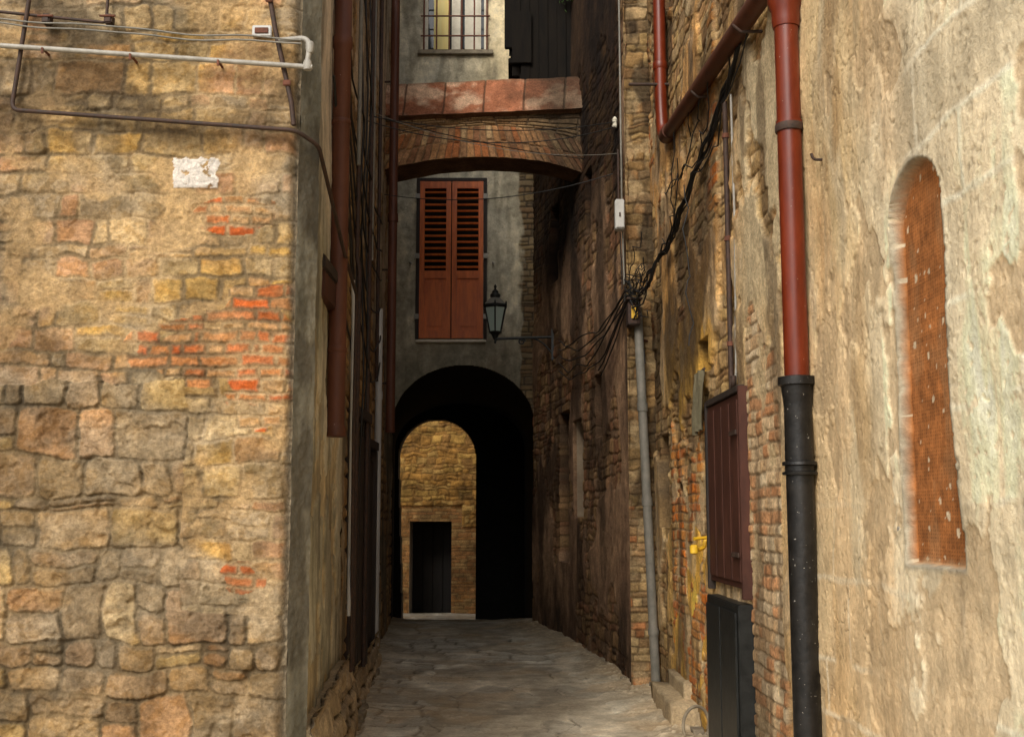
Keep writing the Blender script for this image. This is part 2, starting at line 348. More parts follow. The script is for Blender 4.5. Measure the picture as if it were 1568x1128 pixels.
def blob(name,x,y,z,sx,sy,sz,mat,parent,seed=0):
    bm=bmesh.new();bmesh.ops.create_cube(bm,size=1)
    bmesh.ops.subdivide_edges(bm,edges=bm.edges[:],cuts=5,use_grid_fill=True)
    for v in bm.verts:
        n=v.co.normalized()*.62;v.co=v.co*.8+n*.2
        k=1+.4*(float(vn(v.co.x*3+seed*7,v.co.y*3+v.co.z*4,seed))-.5)
        v.co=Vector((v.co.x*sx*k,v.co.y*sy*k,v.co.z*sz*k))+Vector((x,y,z))
    return fin(bm,name,mat,parent,True)
rng=np.random.RandomState(4)
for i in range(26):
    y=6.8+rng.rand()*6;xw=-1.0-(y-6)*.075
    s=.04+.08*rng.rand();blob('plinth_stone',xw+.05-.1*rng.rand(),y,s*.2,s*1.3,s*1.8,s,M_stone,LB2,i)

# ================================================================ RIGHT BUILDINGS
RB=empty('plaster_building',(4,6,0))
wx=lambda y:1.62-.018*y
STN=[(.45,.31,.17),(.39,.28,.16),(.49,.36,.20),(.34,.25,.16),(.50,.38,.24),(.43,.28,.16)]
def f_rnear(y,z):
    g=fbm(y*2.2,z*1.6,5,201);g2=fbm(y*5,z*2.2,6,202);g3=fbm(y*16,z*7,4,232)
    cream=A3((.85,.78,.62));tan=A3((.66,.53,.34));grey=A3((.60,.56,.46))
    c=mix(tan,cream,ss(5.4,4.2,y+1.3*(g-.5)))
    c=mix(c,grey+0*c,ss(.48,.62,fbm(y*1.9+5,z*.8,6,203))*.5)
    c=mix(c,A3((.40,.28,.16))+0*c,ss(.47,.61,fbm(y*2.6,z*.9,6,205))*ss(4.4,5.3,y)*.85)
    c=mix(c,A3((.68,.49,.30))+0*c,ss(.50,.64,fbm(y*2,z*1.2+8,5,209))*.5*ss(3.9,4.6,y))
    c=mix(c,A3((.46,.40,.30))+0*c,ss(.53,.65,fbm(y*4.5,z*.7,5,219))*.4)
    c=c*(.68+.5*g2+.24*g3)[...,None]
    d,r,cc=masonry(y,z,.33,.6,211,warp=.03,wf=2.5,rj=.25,split=0,r=.01)
    m=np.clip(ss(4.4,4.0,y)+ss(1.9,1.1,z)*.5,0,1)
    dd=d+.012*(fbm(y*25,z*25,3,3)-.5)
    j=(1-ss(.003,.022,dd))*m*ss(.3,.5,fbm(y*3,z*3,3,44))
    c=c*(1+(H(r,cc,1)-.6)*.30*m)[...,None]
    c=mix(c,A3((.85,.83,.72))+0*c,j*.85)
    cr=np.abs(fbm(y*2.2,z*2.2,5,206)-.5);crk=ss(.005,.001,cr)*ss(.48,.58,fbm(y*1.1,z,2,8))
    c=mix(c,c*.4,crk*.7)
    pit=ss(.66,.74,fbm(y*32,z*30,3,207));c=mix(c,c*.62,pit*.5)
    chip=ss(.60,.63,fbm(y*3.3+7,z*2.6,5,217));c=mix(c,A3((.52,.41,.28))*(.6+.8*g3)[...,None],chip*.7)
    h=.06*fbm(y*1.6,z*1.1,3,208)+.013*fbm(y*6,z*3.2,4,210)+.003*fbm(y*30,z*24,3,212)-.005*crk-.004*pit+j*.002-.008*chip
    yc=4.215;a=.25
    wob=.012*(fbm(y*20,z*20,3,98)-.5)
    zt=2.70+.22*np.sqrt(np.clip(1-((y-yc)/a)**2,0,1))
    edge=np.minimum(np.minimum(a-np.abs(y-yc),z-1.42),zt-z)+wob
    t=ss(0,.010,edge);tc=ss(.003,.009,edge)
    rim=ss(-.03,-.0,edge)*(1-tc)
    c=mix(c,A3((.34,.32,.27))*(.7+.6*g2)[...,None],rim*.9)  # grey mixed into the rim colour stands in for the reveal's shadow
    h=h+ss(-.05,-.0,edge)*(1-t)*.004
    d,r,cc=masonry(y,z,.075,.17,221,warp=.015,rj=.3,split=0,r=.008)
    bc=A3((.34,.15,.065))*(.9+.2*H(r,cc,1))[...,None]*(.5+1.0*fbm(y*20,z*20,5,5))[...,None]
    bc=mix(bc,A3((.42,.26,.15))+0*bc,ss(.5,.64,fbm(y*6,z*3,5,225))*.35)
    bc=mix(bc,bc*.75,(1-ss(.002,.010,d+.006*(fbm(y*40,z*40,2,3)-.5)))*.4)
    hy,hz=y*70,z*70;ph=ss(.34,.20,np.hypot(hy-np.floor(hy)-.5,hz-np.floor(hz)-.5));bc=mix(bc,bc*.4,ph*.7)
    gy,gz_=y*22+3*fbm(y*3,z*3,2,4),z*19;cy=np.floor(gy);cz=np.floor(gz_);ox=H(cy,cz,31)*.5+.25;oz=H(cy,cz,32)*.5+.25
    rr=np.hypot(gy-cy-ox,(gz_-cz-oz))+.12*(fbm(y*60,z*60,2,3)-.5);dot=(rr<.04+.28*H(cy,cz,33)**3)&(H(cy,cz,34)<.38)
    bc=np.where(dot[...,None],A3((.60,.52,.41)),bc)
    bc=mix(bc,A3((.55,.42,.28))+0*bc,ss(.05,.0,z-1.43+.04*fbm(y*20,z*5,2,3))*.6)
    bc=mix(bc,A3((.36,.28,.2))+0*bc,ss(.055,0,zt-z)*.5)
    c=mix(c,bc,tc);h=mixn(h,.0+.003*fbm(y*30,z*30,3,5),t)
    return h,c
def P(y):return (wx(y),y)
panel('near_wall',P(2.6),P(6.02),.0,5.4,.0085,.0065,f_rnear,M_pl,RB,side=1,coord='y',sat=1.14,tint=(1.04,.985,.88))
def f_rmid(y,z):
    g=fbm(y*1.6,z*1.6,5,301)
    d,r,c_=masonry(y,z,.105,.21,303,warp=.035,wf=5,rj=.6,split=.15,r=.02)
    d=d+.014*(fbm(y*26,z*30,3,8)-.5)
    S=pal(STN,H(r,c_,1))*(.8+.4*H(r,c_,2))[...,None]*(.5+1.0*fbm(y*12,z*14,5,4))[...,None]
    S=mix(S,A3((.12,.08,.045))+0*S,(1-ss(.0,.014,d))*.7)
    hs=ss(-.003,.014,d)*(.005+.012*H(r,c_,3))+.022*fbm(y*7,z*8,5,6)
    pl=mix(A3((.44,.32,.19)),A3((.62,.48,.31)),ss(.3,.7,fbm(y*3,z*1.6,5,305)))
    yel=ss(7.6,8.6,y+1.2*(g-.5))*ss(10.9,9.8,y)*ss(3.9,3.1,z+.8*(g-.5));pl=mix(pl,A3((.68,.43,.13))*(.6+.8*g)[...,None],yel*.85)
    up=ss(2.6,3.6,z)*ss(6.8,7.8,y);pl=mix(pl,A3((.54,.32,.15))*(.6+.8*g)[...,None],up*.75)
    gp=fbm(y*4,z*3.2,6,345)
    pl=mix(pl,pl.mean(-1,keepdims=True)*A3((1.15,1.0,.8)),ss(.5,.64,gp)*.5)*(.55+.9*fbm(y*9,z*7,5,346))[...,None]
    pale=ss(7.6,6.9,y)*ss(2.4,3.2,z+.6*(g-.5));pl=mix(pl,A3((.60,.53,.40))*(.6+.8*gp)[...,None],pale*.8)
    m=ss(.48,.53,fbm(y*1.7+3,z*1.5,6,302)+.10*ss(7.9,6.3,y)*ss(1.8,3.,z)-.08*ss(3.8,4.8,z)*ss(6.8,8,y)+.06*yel)
    C=mix(S,pl,m);h=mixn(hs,.026+.03*fbm(y*2,z*2,4,7)+.014*fbm(y*12,z*12,5,8),m)
    d3,r3,c3=masonry(y,z,.074,.19,310,warp=.016,wf=5,rj=.35,split=0,r=.012)
    d3=d3+.008*(fbm(y*40,z*40,2,8)-.5)
    z1=(y<7.12+.05*(H(r3,1,5)-.5))&(y>6.35)&(z<2.5+1.0*(fbm(y*4,z*2,3,9)-.3))
    z2=(y>8.5)&(y<10.2)&(z<2.2+.8*(fbm(y*3,z*3,3,9)-.5))&(fbm(y*2.5,z*2.5,4,12)<.58)
    z3=(y>7.9)&(z>3.2)&(fbm(y*1.3,z*1.5,4,14)>.60)
    B1=pal([(.48,.29,.18),(.58,.46,.33),(.54,.40,.27),(.44,.25,.15),(.60,.51,.39)],H(r3,c3,1))
    B2=pal([(.60,.22,.08),(.52,.27,.12),(.46,.19,.09),(.52,.37,.21),(.62,.31,.13)],H(r3,c3,2))
    B=np.where((z2|z3)[...,None],B2,B1)*(.6+.8*fbm(y*16,z*18,4,3))[...,None]
    B=np.where(z3[...,None],B*.65,B)
    B=mix(B,A3((.30,.24,.17))+0*B,(1-ss(.002,.014,d3))*.8)
    sm=ss(.54,.60,fbm(y*4,z*4,5,15));B=mix(B,A3((.52,.43,.3))*(.7+.6*g)[...,None],sm*.85)
    zz=z1|z2|z3;C=np.where(zz[...,None],B,C);h=np.where(zz,.03+ss(0,.012,d3)*.010*(.3+1.2*H(r3,c3,4))*(1-.7*sm)+.02*fbm(y*8,z*8,4,3),h)
    w=(y>10.45)&(y<10.95)&(z>1.5)&(z<2.35);h=np.where(w,-.12,h);C=np.where(w[...,None],A3((.02,.015,.012)),C)
    w=(y>8.35)&(y<8.72)&(z>2.66)&(z<2.9);h=np.where(w,-.1,h);C=np.where(w[...,None],A3((.03,.02,.015)),C)  # near-black fill puts the notch's shadow into the colour
    s=ss(.47,.60,fbm(y*1.6+2,z*1.3,6,320)+.05*ss(2.6,3.4,z)*ss(4.6,3.8,z))*ss(7.6,8.6,y)*.8*ss(2.2,2.9,z)
    C=mix(C,A3((.05,.036,.024))+0*C,s)
    s=ss(.50,.68,fbm(y*6,z*1.1,5,321))*.65;C=mix(C,A3((.10,.07,.045))+0*C,s)
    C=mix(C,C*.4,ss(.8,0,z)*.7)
    return h,C
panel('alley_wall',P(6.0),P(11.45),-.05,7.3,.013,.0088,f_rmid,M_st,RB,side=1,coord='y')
panel('wall_toward_square',P(-4),P(2.62),-.05,5.4,.05,.05,f_cheap([(.6,.52,.4),(.5,.42,.3)],19),M_pl,RB,side=1,coord='y')
box('wall_core',1.75,9,-3.9,6.0,-.05,5.35,M_core,RB);box('wall_core_back',1.75,9,6.001,11.4,-.05,7.25,M_core,RB)
box('party_wall',1.52,1.9,6.0,6.03,5.3,7.3,M_core,RB)
box('roof_eave',1.50,9,-4,5.99,5.4,5.5,M_roof,RB);box('roof_eave_back',1.42,9,6,11.45,7.3,7.4,M_roof,RB)
RB2=empty('stone_building',(3,14.5,0))
def f_rfar(y,z):
    d,r,c_=masonry(y,z,.12,.22,403,warp=.045,wf=4,rj=.6,split=.15,r=.03)
    d=d+.014*(fbm(y*26,z*30,3,8)-.5)
    S=pal([(.36,.23,.15),(.42,.28,.17),(.30,.21,.15),(.48,.33,.2),(.40,.23,.15)],H(r,c_,1))*(.75+.5*H(r,c_,2))[...,None]
    S=mix(S,A3((.09,.062,.042))+0*S,(1-ss(.0,.018,d))*.7)
    hs=ss(-.003,.02,d)*(.005+.012*H(r,c_,3))+.02*fbm(y*7,z*8,4,6)
    pl=mix(A3((.28,.19,.14)),A3((.50,.35,.25)),ss(.3,.7,fbm(y*2,z*1.2,5,405)))
    m=ss(.44,.50,fbm(y*1.1+7,z*1.0,6,402));C=mix(S,pl,m);h=mixn(hs,.02+.02*fbm(y*2,z*2,4,7)+.010*fbm(y*12,z*12,4,7),m)
    for a,b,p,q in((13.0,13.4,2.5,3.2),(14.3,14.9,1.6,2.8),(15.3,16.0,1.0,3.0),(13.6,14.,5.,5.8),(16.,16.5,4.9,6.)):
        w=(y>a)&(y<b)&(z>p)&(z<q);h=np.where(w,-.18,h);C=np.where(w[...,None],A3((.012,.01,.008)),C)
    s=ss(.47,.67,fbm(y*2.2,z*1.0,5,420))*.75;C=mix(C,A3((.05,.034,.025))+0*C,s)
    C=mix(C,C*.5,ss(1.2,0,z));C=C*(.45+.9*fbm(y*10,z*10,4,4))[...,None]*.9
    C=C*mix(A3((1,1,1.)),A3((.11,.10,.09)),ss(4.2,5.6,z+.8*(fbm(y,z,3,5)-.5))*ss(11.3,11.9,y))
    return h,C
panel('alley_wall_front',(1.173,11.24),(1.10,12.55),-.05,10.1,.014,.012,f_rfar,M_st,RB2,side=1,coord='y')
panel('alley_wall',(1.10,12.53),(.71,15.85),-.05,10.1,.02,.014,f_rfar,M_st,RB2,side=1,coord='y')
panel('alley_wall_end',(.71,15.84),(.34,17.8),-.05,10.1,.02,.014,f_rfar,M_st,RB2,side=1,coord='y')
def f_pier(x,z):
    d3,r3,c3=masonry(x,z,.075,.16,510,warp=.02,wf=5,rj=.45,split=0,r=.012)
    B=pal([(.48,.25,.14),(.40,.28,.17),(.48,.37,.23),(.43,.32,.19),(.35,.26,.17),(.52,.41,.26)],H(r3,c3,1))*(.75+.5*H(r3,c3,2))[...,None]
    d,r,c_=masonry(x,z,.12,.17,513,warp=.04,wf=5,rj=.6,split=.15,r=.03)
    S=pal(STN,H(r,c_,1))*(.7+.5*H(r,c_,2))[...,None]*.7
    lo=z<1.7;C=np.where(lo[...,None],B,S);D=np.where(lo,d3,d)+.012*(fbm(x*30,z*30,3,3)-.5)
    C=mix(C,A3((.12,.09,.06))+0*C,(1-ss(.0,.014,D))*.75)
    sm=ss(.54,.62,fbm(x*5,z*4,5,17));C=mix(C,A3((.42,.34,.23))+0*C,sm*.6)
    C=mix(C,A3((.04,.03,.022))+0*C,ss(.42,.56,fbm(x*3,z*1.3,5,5))*.8*ss(1.2,2.2,z))
    C=C*(.5+1.0*fbm(x*12,z*14,5,5))[...,None]*.8
    return ss(0,.016,D)*.016*(1-.6*sm)+.04*fbm(x*7,z*7,5,8)+.02*(z<1.5),C
panel('corner_pier',(1.125,11.285),(1.50,11.3),-.05,10.1,.01,.01,f_pier,M_st,RB2,side=-1,coord='x')
box('wall_core',1.25,2.,11.4,18,-.05,10.05,M_core,RB2);box('wall_core_deep',.83,1.249,14.9,18,-.05,10.0,M_core,RB2);box('wall_core_side',2.001,9,11.42,18,-.05,10.05,M_core,RB2)
box('gable_wall',1.49,9,11.35,11.41,7.2,10.1,M_core,RB2)
box('roof_eave',.6,9,11.3,18,10.1,10.25,M_roof,RB2)

# ================================================================ ARCHWAY BUILDING
AB=empty('archway_house',(-.75,20,0))
def f_arch(x,z):
    g=fbm(x*1.5,z*1.2,6,601)
    c=mix(A3((.40,.38,.32)),A3((.64,.60,.50)),ss(.3,.7,g))
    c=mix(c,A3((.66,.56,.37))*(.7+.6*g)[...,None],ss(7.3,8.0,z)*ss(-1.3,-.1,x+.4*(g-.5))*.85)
    c=mix(c,A3((.72,.65,.50))+0*c,ss(.5,.6,fbm(x*3,z*2,6,612))*.4)
    st=ss(.46,.68,fbm(x*5,z*.9,6,602));c=mix(c,A3((.17,.155,.12))+0*c,st*.6)
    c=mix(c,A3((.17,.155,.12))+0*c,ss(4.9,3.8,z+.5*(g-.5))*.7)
    c=c*(.65+.7*fbm(x*11,z*9,5,613))[...,None]
    d,r,c_=masonry(x,z,.1,.22,603,warp=.02)
    S=pal(STN,H(r,c_,1))*.45;S=mix(S,A3((.06,.05,.04))+0*S,(1-ss(.004,.02,d))*.8)
    m=ss(.12,.17,x+.3*(fbm(x*3,z*2,5,604)-.5));c=mix(c,S,m)
    cr=ss(.006,.001,np.abs(fbm(x*2,z*2,5,607)-.5));c=mix(c,c*.5,cr*.6)
    return .04*fbm(x*2,z*2,4,605)+.012*fbm(x*12,z*12,4,3)-m*.02+m*ss(0,.02,d)*.02,c
AX,AW,AS,AR=-.745,1.095,2.98,.93
def h_arch(x,z):
    zt=AS+AR*np.sqrt(np.clip(1-((x-AX)/AW)**2,0,1))
    dor=(np.abs(x-AX)<AW)&(z<zt)
    win=(np.abs(x+.90)<.52)&(z>8.95)&(z<10.3)
    sh=(np.abs(x+.94)<.49)&(z>4.31)&(z<6.79)
    return dor|win|sh
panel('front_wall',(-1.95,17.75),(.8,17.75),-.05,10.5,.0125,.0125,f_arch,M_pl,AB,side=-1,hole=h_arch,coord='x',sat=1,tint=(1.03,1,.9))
def vault():
    n=40;prof=[]
    for i in range(n+1):
        a=math.pi*i/n;prof.append((math.cos(a),math.sin(a)))
    Ys=np.linspace(17.72,24.05,30);Pt=[]
    for yi in Ys:
        t=(yi-17.75)/6.3
        xl=-1.84*(1-t)+-2.42*t;xr=.35*(1-t)+.25*t;xc=(xl+xr)/2;w=(xr-xl)/2
        row=[(xr,yi,-.7),(xr,yi,AS*.5)]+[(xc+w*a,yi,AS+AR*b) for a,b in prof]+[(xl,yi,AS*.5),(xl,yi,-.7)]
        Pt.append(row)
    Pt=np.array(Pt);C=np.full(Pt.shape,.018)*np.array((1.1,.95,.8))  # near-black stone colour stands in for the unlit passage
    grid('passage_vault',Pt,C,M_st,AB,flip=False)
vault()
EX,EW,ES,ER=-1.535,.80,2.8,.80
def h_exit(x,z):
    lean=np.where(x<EX,(2.2-z)*.035,0)
    xx=x-EX-lean
    return (np.abs(xx)<EW)&(z<ES+ER*np.sqrt(np.clip(1-(xx/EW)**2,0,1)))
panel('exit_wall',(-2.9,24.0),(.6,24.0),-.8,6,.02,.02,lambda x,z:(.02*fbm(x*5,z*5,3,3),np.full(x.shape+(3,),.018)),M_st,AB,side=-1,hole=h_exit,coord='x')  # inner face coloured near-black, passage shade put into the colour
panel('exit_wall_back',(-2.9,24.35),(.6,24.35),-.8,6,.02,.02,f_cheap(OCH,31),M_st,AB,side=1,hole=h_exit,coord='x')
def reveal():
    pts=[]
    for z in np.linspace(-.8,ES,12):pts.append((EX+EW,z))
    for i in range(1,24):
        a=math.pi*i/24;pts.append((EX+EW*math.cos(a),ES+ER*math.sin(a)))
    for z in np.linspace(ES,-.8,12):pts.append((EX-EW+(2.2-z)*.035,z))
    Pt=np.array([[(p[0],y,p[1]) for p in pts] for y in (24.0,24.1,24.2,24.35)])
    grid('exit_reveal',Pt,np.full(Pt.shape,.12)*np.array((1.1,.9,.7)),M_st,AB)
reveal()
bm=bmesh.new()
sec=[(17.9,4.05),(17.9,8.85),(18.6,8.85),(18.6,9.8),(24.3,5.9),(24.3,4.05)]
a=[bm.verts.new((-2.6,y,z)) for y,z in sec];b=[bm.verts.new((1.0,y,z)) for y,z in sec]
bm.faces.new(a);bm.faces.new(b[::-1])
for i in range(6):bm.faces.new((a[i],b[i],b[(i+1)%6],a[(i+1)%6]))
bmesh.ops.recalc_face_normals(bm,faces=bm.faces[:])
fin(bm,'upper_storey',M_core,AB)
box('roof_eave',-2.6,1.0,17.5,18.9,10.5,10.62,M_roof,AB)
box('side_body_left',-3.2,-2.45,17.95,24.3,-.8,5.5,M_core,AB);box('side_body_right',.42,1.6,17.95,24.3,-.8,5.5,M_core,AB)
def shutters(p):
    y=17.70;x0,x1,z0,z1=-1.44,-.44,4.30,6.80
    box('shutter_frame_top',x0-.05,x1+.05,y-.03,y+.06,z1,z1+.05,M_wood,p,.004)
    box('shutter_frame_left',x0-.05,x0,y-.03,y+.06,z0,z1,M_wood,p,.004);box('shutter_frame_right',x1,x1+.05,y-.03,y+.06,z0,z1,M_wood,p,.004)
    box('shutter_gap_dark',x0-.1,x1+.1,y+.11,y+.14,z0-.1,z1+.1,M_void,p)  # near-black sheet added so the gaps between slats look unlit
    box('window_sill',x0-.04,x1+.04,y-.06,y+.06,z0-.05,z0-.01,M_frame,p,.008)
    xm=(x0+x1)/2
    for k,(a,b) in enumerate(((x0+.006,xm-.008),(xm+.008,x1-.006))):
        bm=bmesh.new()
        def bx(xa,xb,ya,yb,za,zb,rot=0):
            mt=Matrix.Translation(((xa+xb)/2,(ya+yb)/2,(za+zb)/2))@Matrix.Rotation(rot,4,'X')@Matrix.Diagonal((xb-xa,yb-ya,zb-za,1))
            bmesh.ops.create_cube(bm,size=1,matrix=mt)
        s=.075
        bx(a,a+s,y-.045,y,z0+.01,z1-.01);bx(b-s,b,y-.045,y,z0+.01,z1-.01)
        for za,zb in((z0+.012,z0+.13),(z0+.95,z0+1.07),(z1-.12,z1-.012)):bx(a+s+.001,b-s-.001,y-.042,y-.003,za,zb)
        n=13;zb0=z0+1.08;zt=z1-.13
        for i in range(n):
            zc=zb0+(i+.5)*(zt-zb0)/n;bx(a+s-.004,b-s+.004,y-.045,y+.010,zc-.009,zc+.009,math.radians(32))
        bx(a+s+.001,b-s-.001,y-.015,y-.004,z0+.131,z0+.949)
        bx(a+s+.05,b-s-.05,y-.034,y-.0155,z0+.20,z0+.88)
        fin(bm,'shutter_leaf',M_shut,p)
    for x in(x0-.03,x1+.03):
        for z in(z0+.35,z0+1.3,z1-.25):box('shutter_hinge',x-.035,x+.035,y-.06,y-.046,z-.04,z+.04,M_galv,p,.004)
    for x in(x0-.14,x1+.14):tube('shutter_catch',[[(x,y+.02,z0+1.2),(x,y-.06,z0+1.2),(x+.03,y-.07,z0+1.17)]],.012,M_galv,p)
shutters(AB)
def upwin(p):
    x0,x1,z0,z1=-1.42,-.38,8.95,10.3;y=17.93
    box('window_glass',x0,x1,y,y+.02,z0,z1,mg,p)
    box('window_frame_left',x0,x0+.07,y-.05,y-.002,z0,z1,M_frame,p,.004);box('window_frame_right',x1-.07,x1,y-.05,y-.002,z0,z1,M_frame,p,.004)
    box('window_frame_mid',-.97,-.83,y-.06,y-.002,z0,z1,M_frame,p,.004);box('window_frame_bottom',x0+.07,x1-.07,y-.048,y-.002,z0,z0+.08,M_frame,p,.004)
    box('window_curtain',x0+.16,-1.0,y-.02,y-.004,z0+.1,z1,M_curt,p);box('window_curtain_right',-.76,-.5,y-.02,y-.004,z0+.1,z1,M_frame,p)
    box('window_sill',x0-.08,x1+.08,17.66,17.87,z0-.08,z0-.004,M_stone,p,.01)
    box('window_reveal_left',x0-.12,x0-.001,17.765,17.98,z0,z1,M_core,p);box('window_reveal_right',x1+.001,x1+.12,17.765,17.98,z0,z1,M_core,p)
    pa=[[(x,17.68,z0-.02),(x,17.68,z1)] for x in np.linspace(x0+.02,x1-.02,6)]+[[(x0-.03,17.67,z),(x1+.03,17.67,z)] for z in(z0+.22,z0+.55,z0+.88,z0+1.2)]
    tube('window_bars',pa,.013,M_rust,p)
upwin(AB)
# ================================================================ BRIDGING BUTTRESS ARCH
BA=empty('buttress_arch',(-.3,14.3,6))
A0=np.array((-1.80,14.55));A1=np.array((.98,14.25))
Lb=np.linalg.norm(A1-A0);tb=(A1-A0)/Lb;nb=np.array((tb[1],-tb[0]))
if nb[1]>0:nb=-nb
def under(u):
    s=(u/Lb)*2-.9;return 5.55+.60*np.sqrt(np.clip(1-(s*.80)**2,0.02,1))
nu=420
U=np.linspace(0,Lb,nu)
V=np.linspace(0,1,70);UU,VV=np.meshgrid(U,V)
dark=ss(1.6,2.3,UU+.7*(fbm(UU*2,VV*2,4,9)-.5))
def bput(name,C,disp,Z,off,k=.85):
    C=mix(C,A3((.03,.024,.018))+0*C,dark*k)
    wz=.03*(fbm(UU*3,VV*1.5,3,17)-.5)
    Pt=np.stack([A0[0]+tb[0]*UU+nb[0]*(disp+off),A0[1]+tb[1]*UU+nb[1]*(disp+off),Z+wz],-1)
    grid(name,Pt,C,M_st,BA,flip=False)
ul=under(UU);RH=.40
ww_=.088;jit=.25*(fbm(UU*9,VV*2,2,77)-.5)
q=(UU+(VV-.5)*(UU-Lb*.45)*.22)/ww_+jit;k=np.floor(q);fx=np.abs(q%1-.5)*2
hv=H(k,np.where(VV>.5+.1*(H(k,2,2)-.5),1,0),5);fr=np.abs(VV-.5-.1*(H(k,2,2)-.5))*RH
j=np.maximum(ss(.68,.95,fx+.25*(fbm(UU*30,VV*12,2,4)-.5)),ss(.018,.004,fr)*.7)
C=pal([(.44,.20,.11),(.36,.19,.11),(.48,.29,.17),(.40,.25,.16),(.50,.37,.24),(.30,.17,.11)],hv)*(.5+.9*fbm(UU*14,VV*7,4,3))[...,None]
C=mix(C,A3((.22,.16,.11))+0*C,j*.8)
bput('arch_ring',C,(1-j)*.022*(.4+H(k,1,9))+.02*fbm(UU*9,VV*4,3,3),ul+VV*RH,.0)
d,r,c_=masonry(UU,VV*.5,.09,.24,55,warp=.03)
C=pal([(.38,.25,.15),(.32,.23,.15),(.44,.32,.2)],H(r,c_,1))*(.5+1.*fbm(UU*12,VV*5,4,7))[...,None];C=mix(C,A3((.16,.12,.09))+0*C,(1-ss(.002,.018,d))*.8)
top1=6.68
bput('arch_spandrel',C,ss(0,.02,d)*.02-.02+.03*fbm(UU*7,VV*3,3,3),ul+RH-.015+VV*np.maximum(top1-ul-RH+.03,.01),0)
jit=.02*(fbm(VV*4,UU*2,2,3)-.5);q=(UU+jit+.11)/.52;k=np.floor(q);fx=np.abs(q%1-.5)*2;j=ss(.93,.985,fx)
C=mix(A3((.32,.15,.10)),A3((.62,.45,.35)),ss(.38,.68,fbm(UU*5,VV*3.5,6,8)))*(.8+.4*H(k,1,8))[...,None]*(.65+.6*fbm(UU*16,VV*10,4,8))[...,None]
C=mix(C,A3((.08,.055,.04))+0*C,j*.85)
C=mix(C,A3((.12,.08,.055))+0*C,ss(.90,.98,VV)*.5)
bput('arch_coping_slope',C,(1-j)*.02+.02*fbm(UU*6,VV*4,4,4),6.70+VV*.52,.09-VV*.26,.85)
def strip(name,zf0,o0,zf1,o1,colr):
    Vv=np.linspace(0,1,10);U2,V2=np.meshgrid(U,Vv);Z=zf0(U2)*(1-V2)+zf1(U2)*V2;O=o0*(1-V2)+o1*V2
    C=A3(colr)*(.5+1.*fbm(U2*6,V2*4,4,5))[...,None]
    wz=.03*(fbm(U2*3,V2*0+0,3,17)-.5)
    Pt=np.stack([A0[0]+tb[0]*U2+nb[0]*O,A0[1]+tb[1]*U2+nb[1]*O,Z+wz],-1);grid(name,Pt,C,M_st,BA)
strip('arch_soffit',under,-.6,under,.012,(.13,.085,.06))
strip('arch_back',lambda u:7.22+0*u,-.6,under,-.6,(.2,.14,.1))
strip('arch_top',lambda u:7.21+0*u,-.16,lambda u:7.22+0*u,-.6,(.25,.17,.12))
strip('coping_lip',lambda u:6.67+0*u,-.02,lambda u:6.70+0*u,.105,(.16,.1,.07))

# ================================================================ HOUSE BEYOND
HB=empty('stone_building',(-2,29,0))
YEL=[(.42,.25,.10),(.37,.22,.09),(.44,.29,.12),(.33,.20,.09),(.46,.31,.14)]
def f_bey(x,z):
    d,r,c=masonry(x,z,.13,.22,701,warp=.08,rj=.7,split=.15,r=.03)
    d=d+.03*(fbm(x*20,z*20,3,3)-.5)
    C=pal(YEL,H(r,c,1))*(.75+.4*H(r,c,2))[...,None]
    C=mix(C,A3((.17,.105,.05))+0*C,(1-ss(.0,.03,d))*.6)
    d2,r2,c2=masonry(x,z,.085,.26,702,warp=.02,rj=.4,split=0)
    B=pal([(.36,.20,.10),(.32,.18,.085),(.38,.25,.13)],H(r2,c2,1));B=mix(B,A3((.20,.14,.08))+0*B,(1-ss(.004,.015,d2+.012*(fbm(x*30,z*30,2,3)-.5)))*.7)
    lo=(z<1.35)|((z<1.85)&(np.abs(x+1.94)<.75))
    C=np.where(lo[...,None],B,C);h=np.where(lo,ss(0,.015,d2)*.012,ss(0,.03,d)*.022+.08*fbm(x*5,z*5,5,5))
    C=mix(C,C*.35,ss(.5,.62,fbm(x*2,z*3,5,16))*.5)
    return h,C*(.45+1.1*fbm(x*7,z*7,5,6))[...,None]*.8
panel('front_wall',(-5,28),(1.5,28),-.9,7,.02,.02,f_bey,M_st,HB,side=-1,coord='x',hole=lambda x,z:(x>-2.45)&(x<-1.43)&(z<1.5))
box('wall_core',-5,-2.45,28.06,30,-.9,6.9,M_core,HB);box('wall_core_right',-1.43,1.5,28.06,30,-.9,6.9,M_core,HB);box('wall_core_top',-2.448,-1.432,28.07,30,1.5,6.8,M_core,HB)
box('door_leaf',-2.44,-1.44,28.9,28.96,-.75,1.49,M_void,HB)  # near-black colour stands in for the doorway's unlit depth
for k in range(4):box('door_plank',-2.43+k*.25,-2.2+k*.25,28.87,28.898,-.7,1.4,M_void,HB,.004)
box('roof_eave',-5.2,1.7,27.6,30.2,7.0,7.2,M_roof,HB)

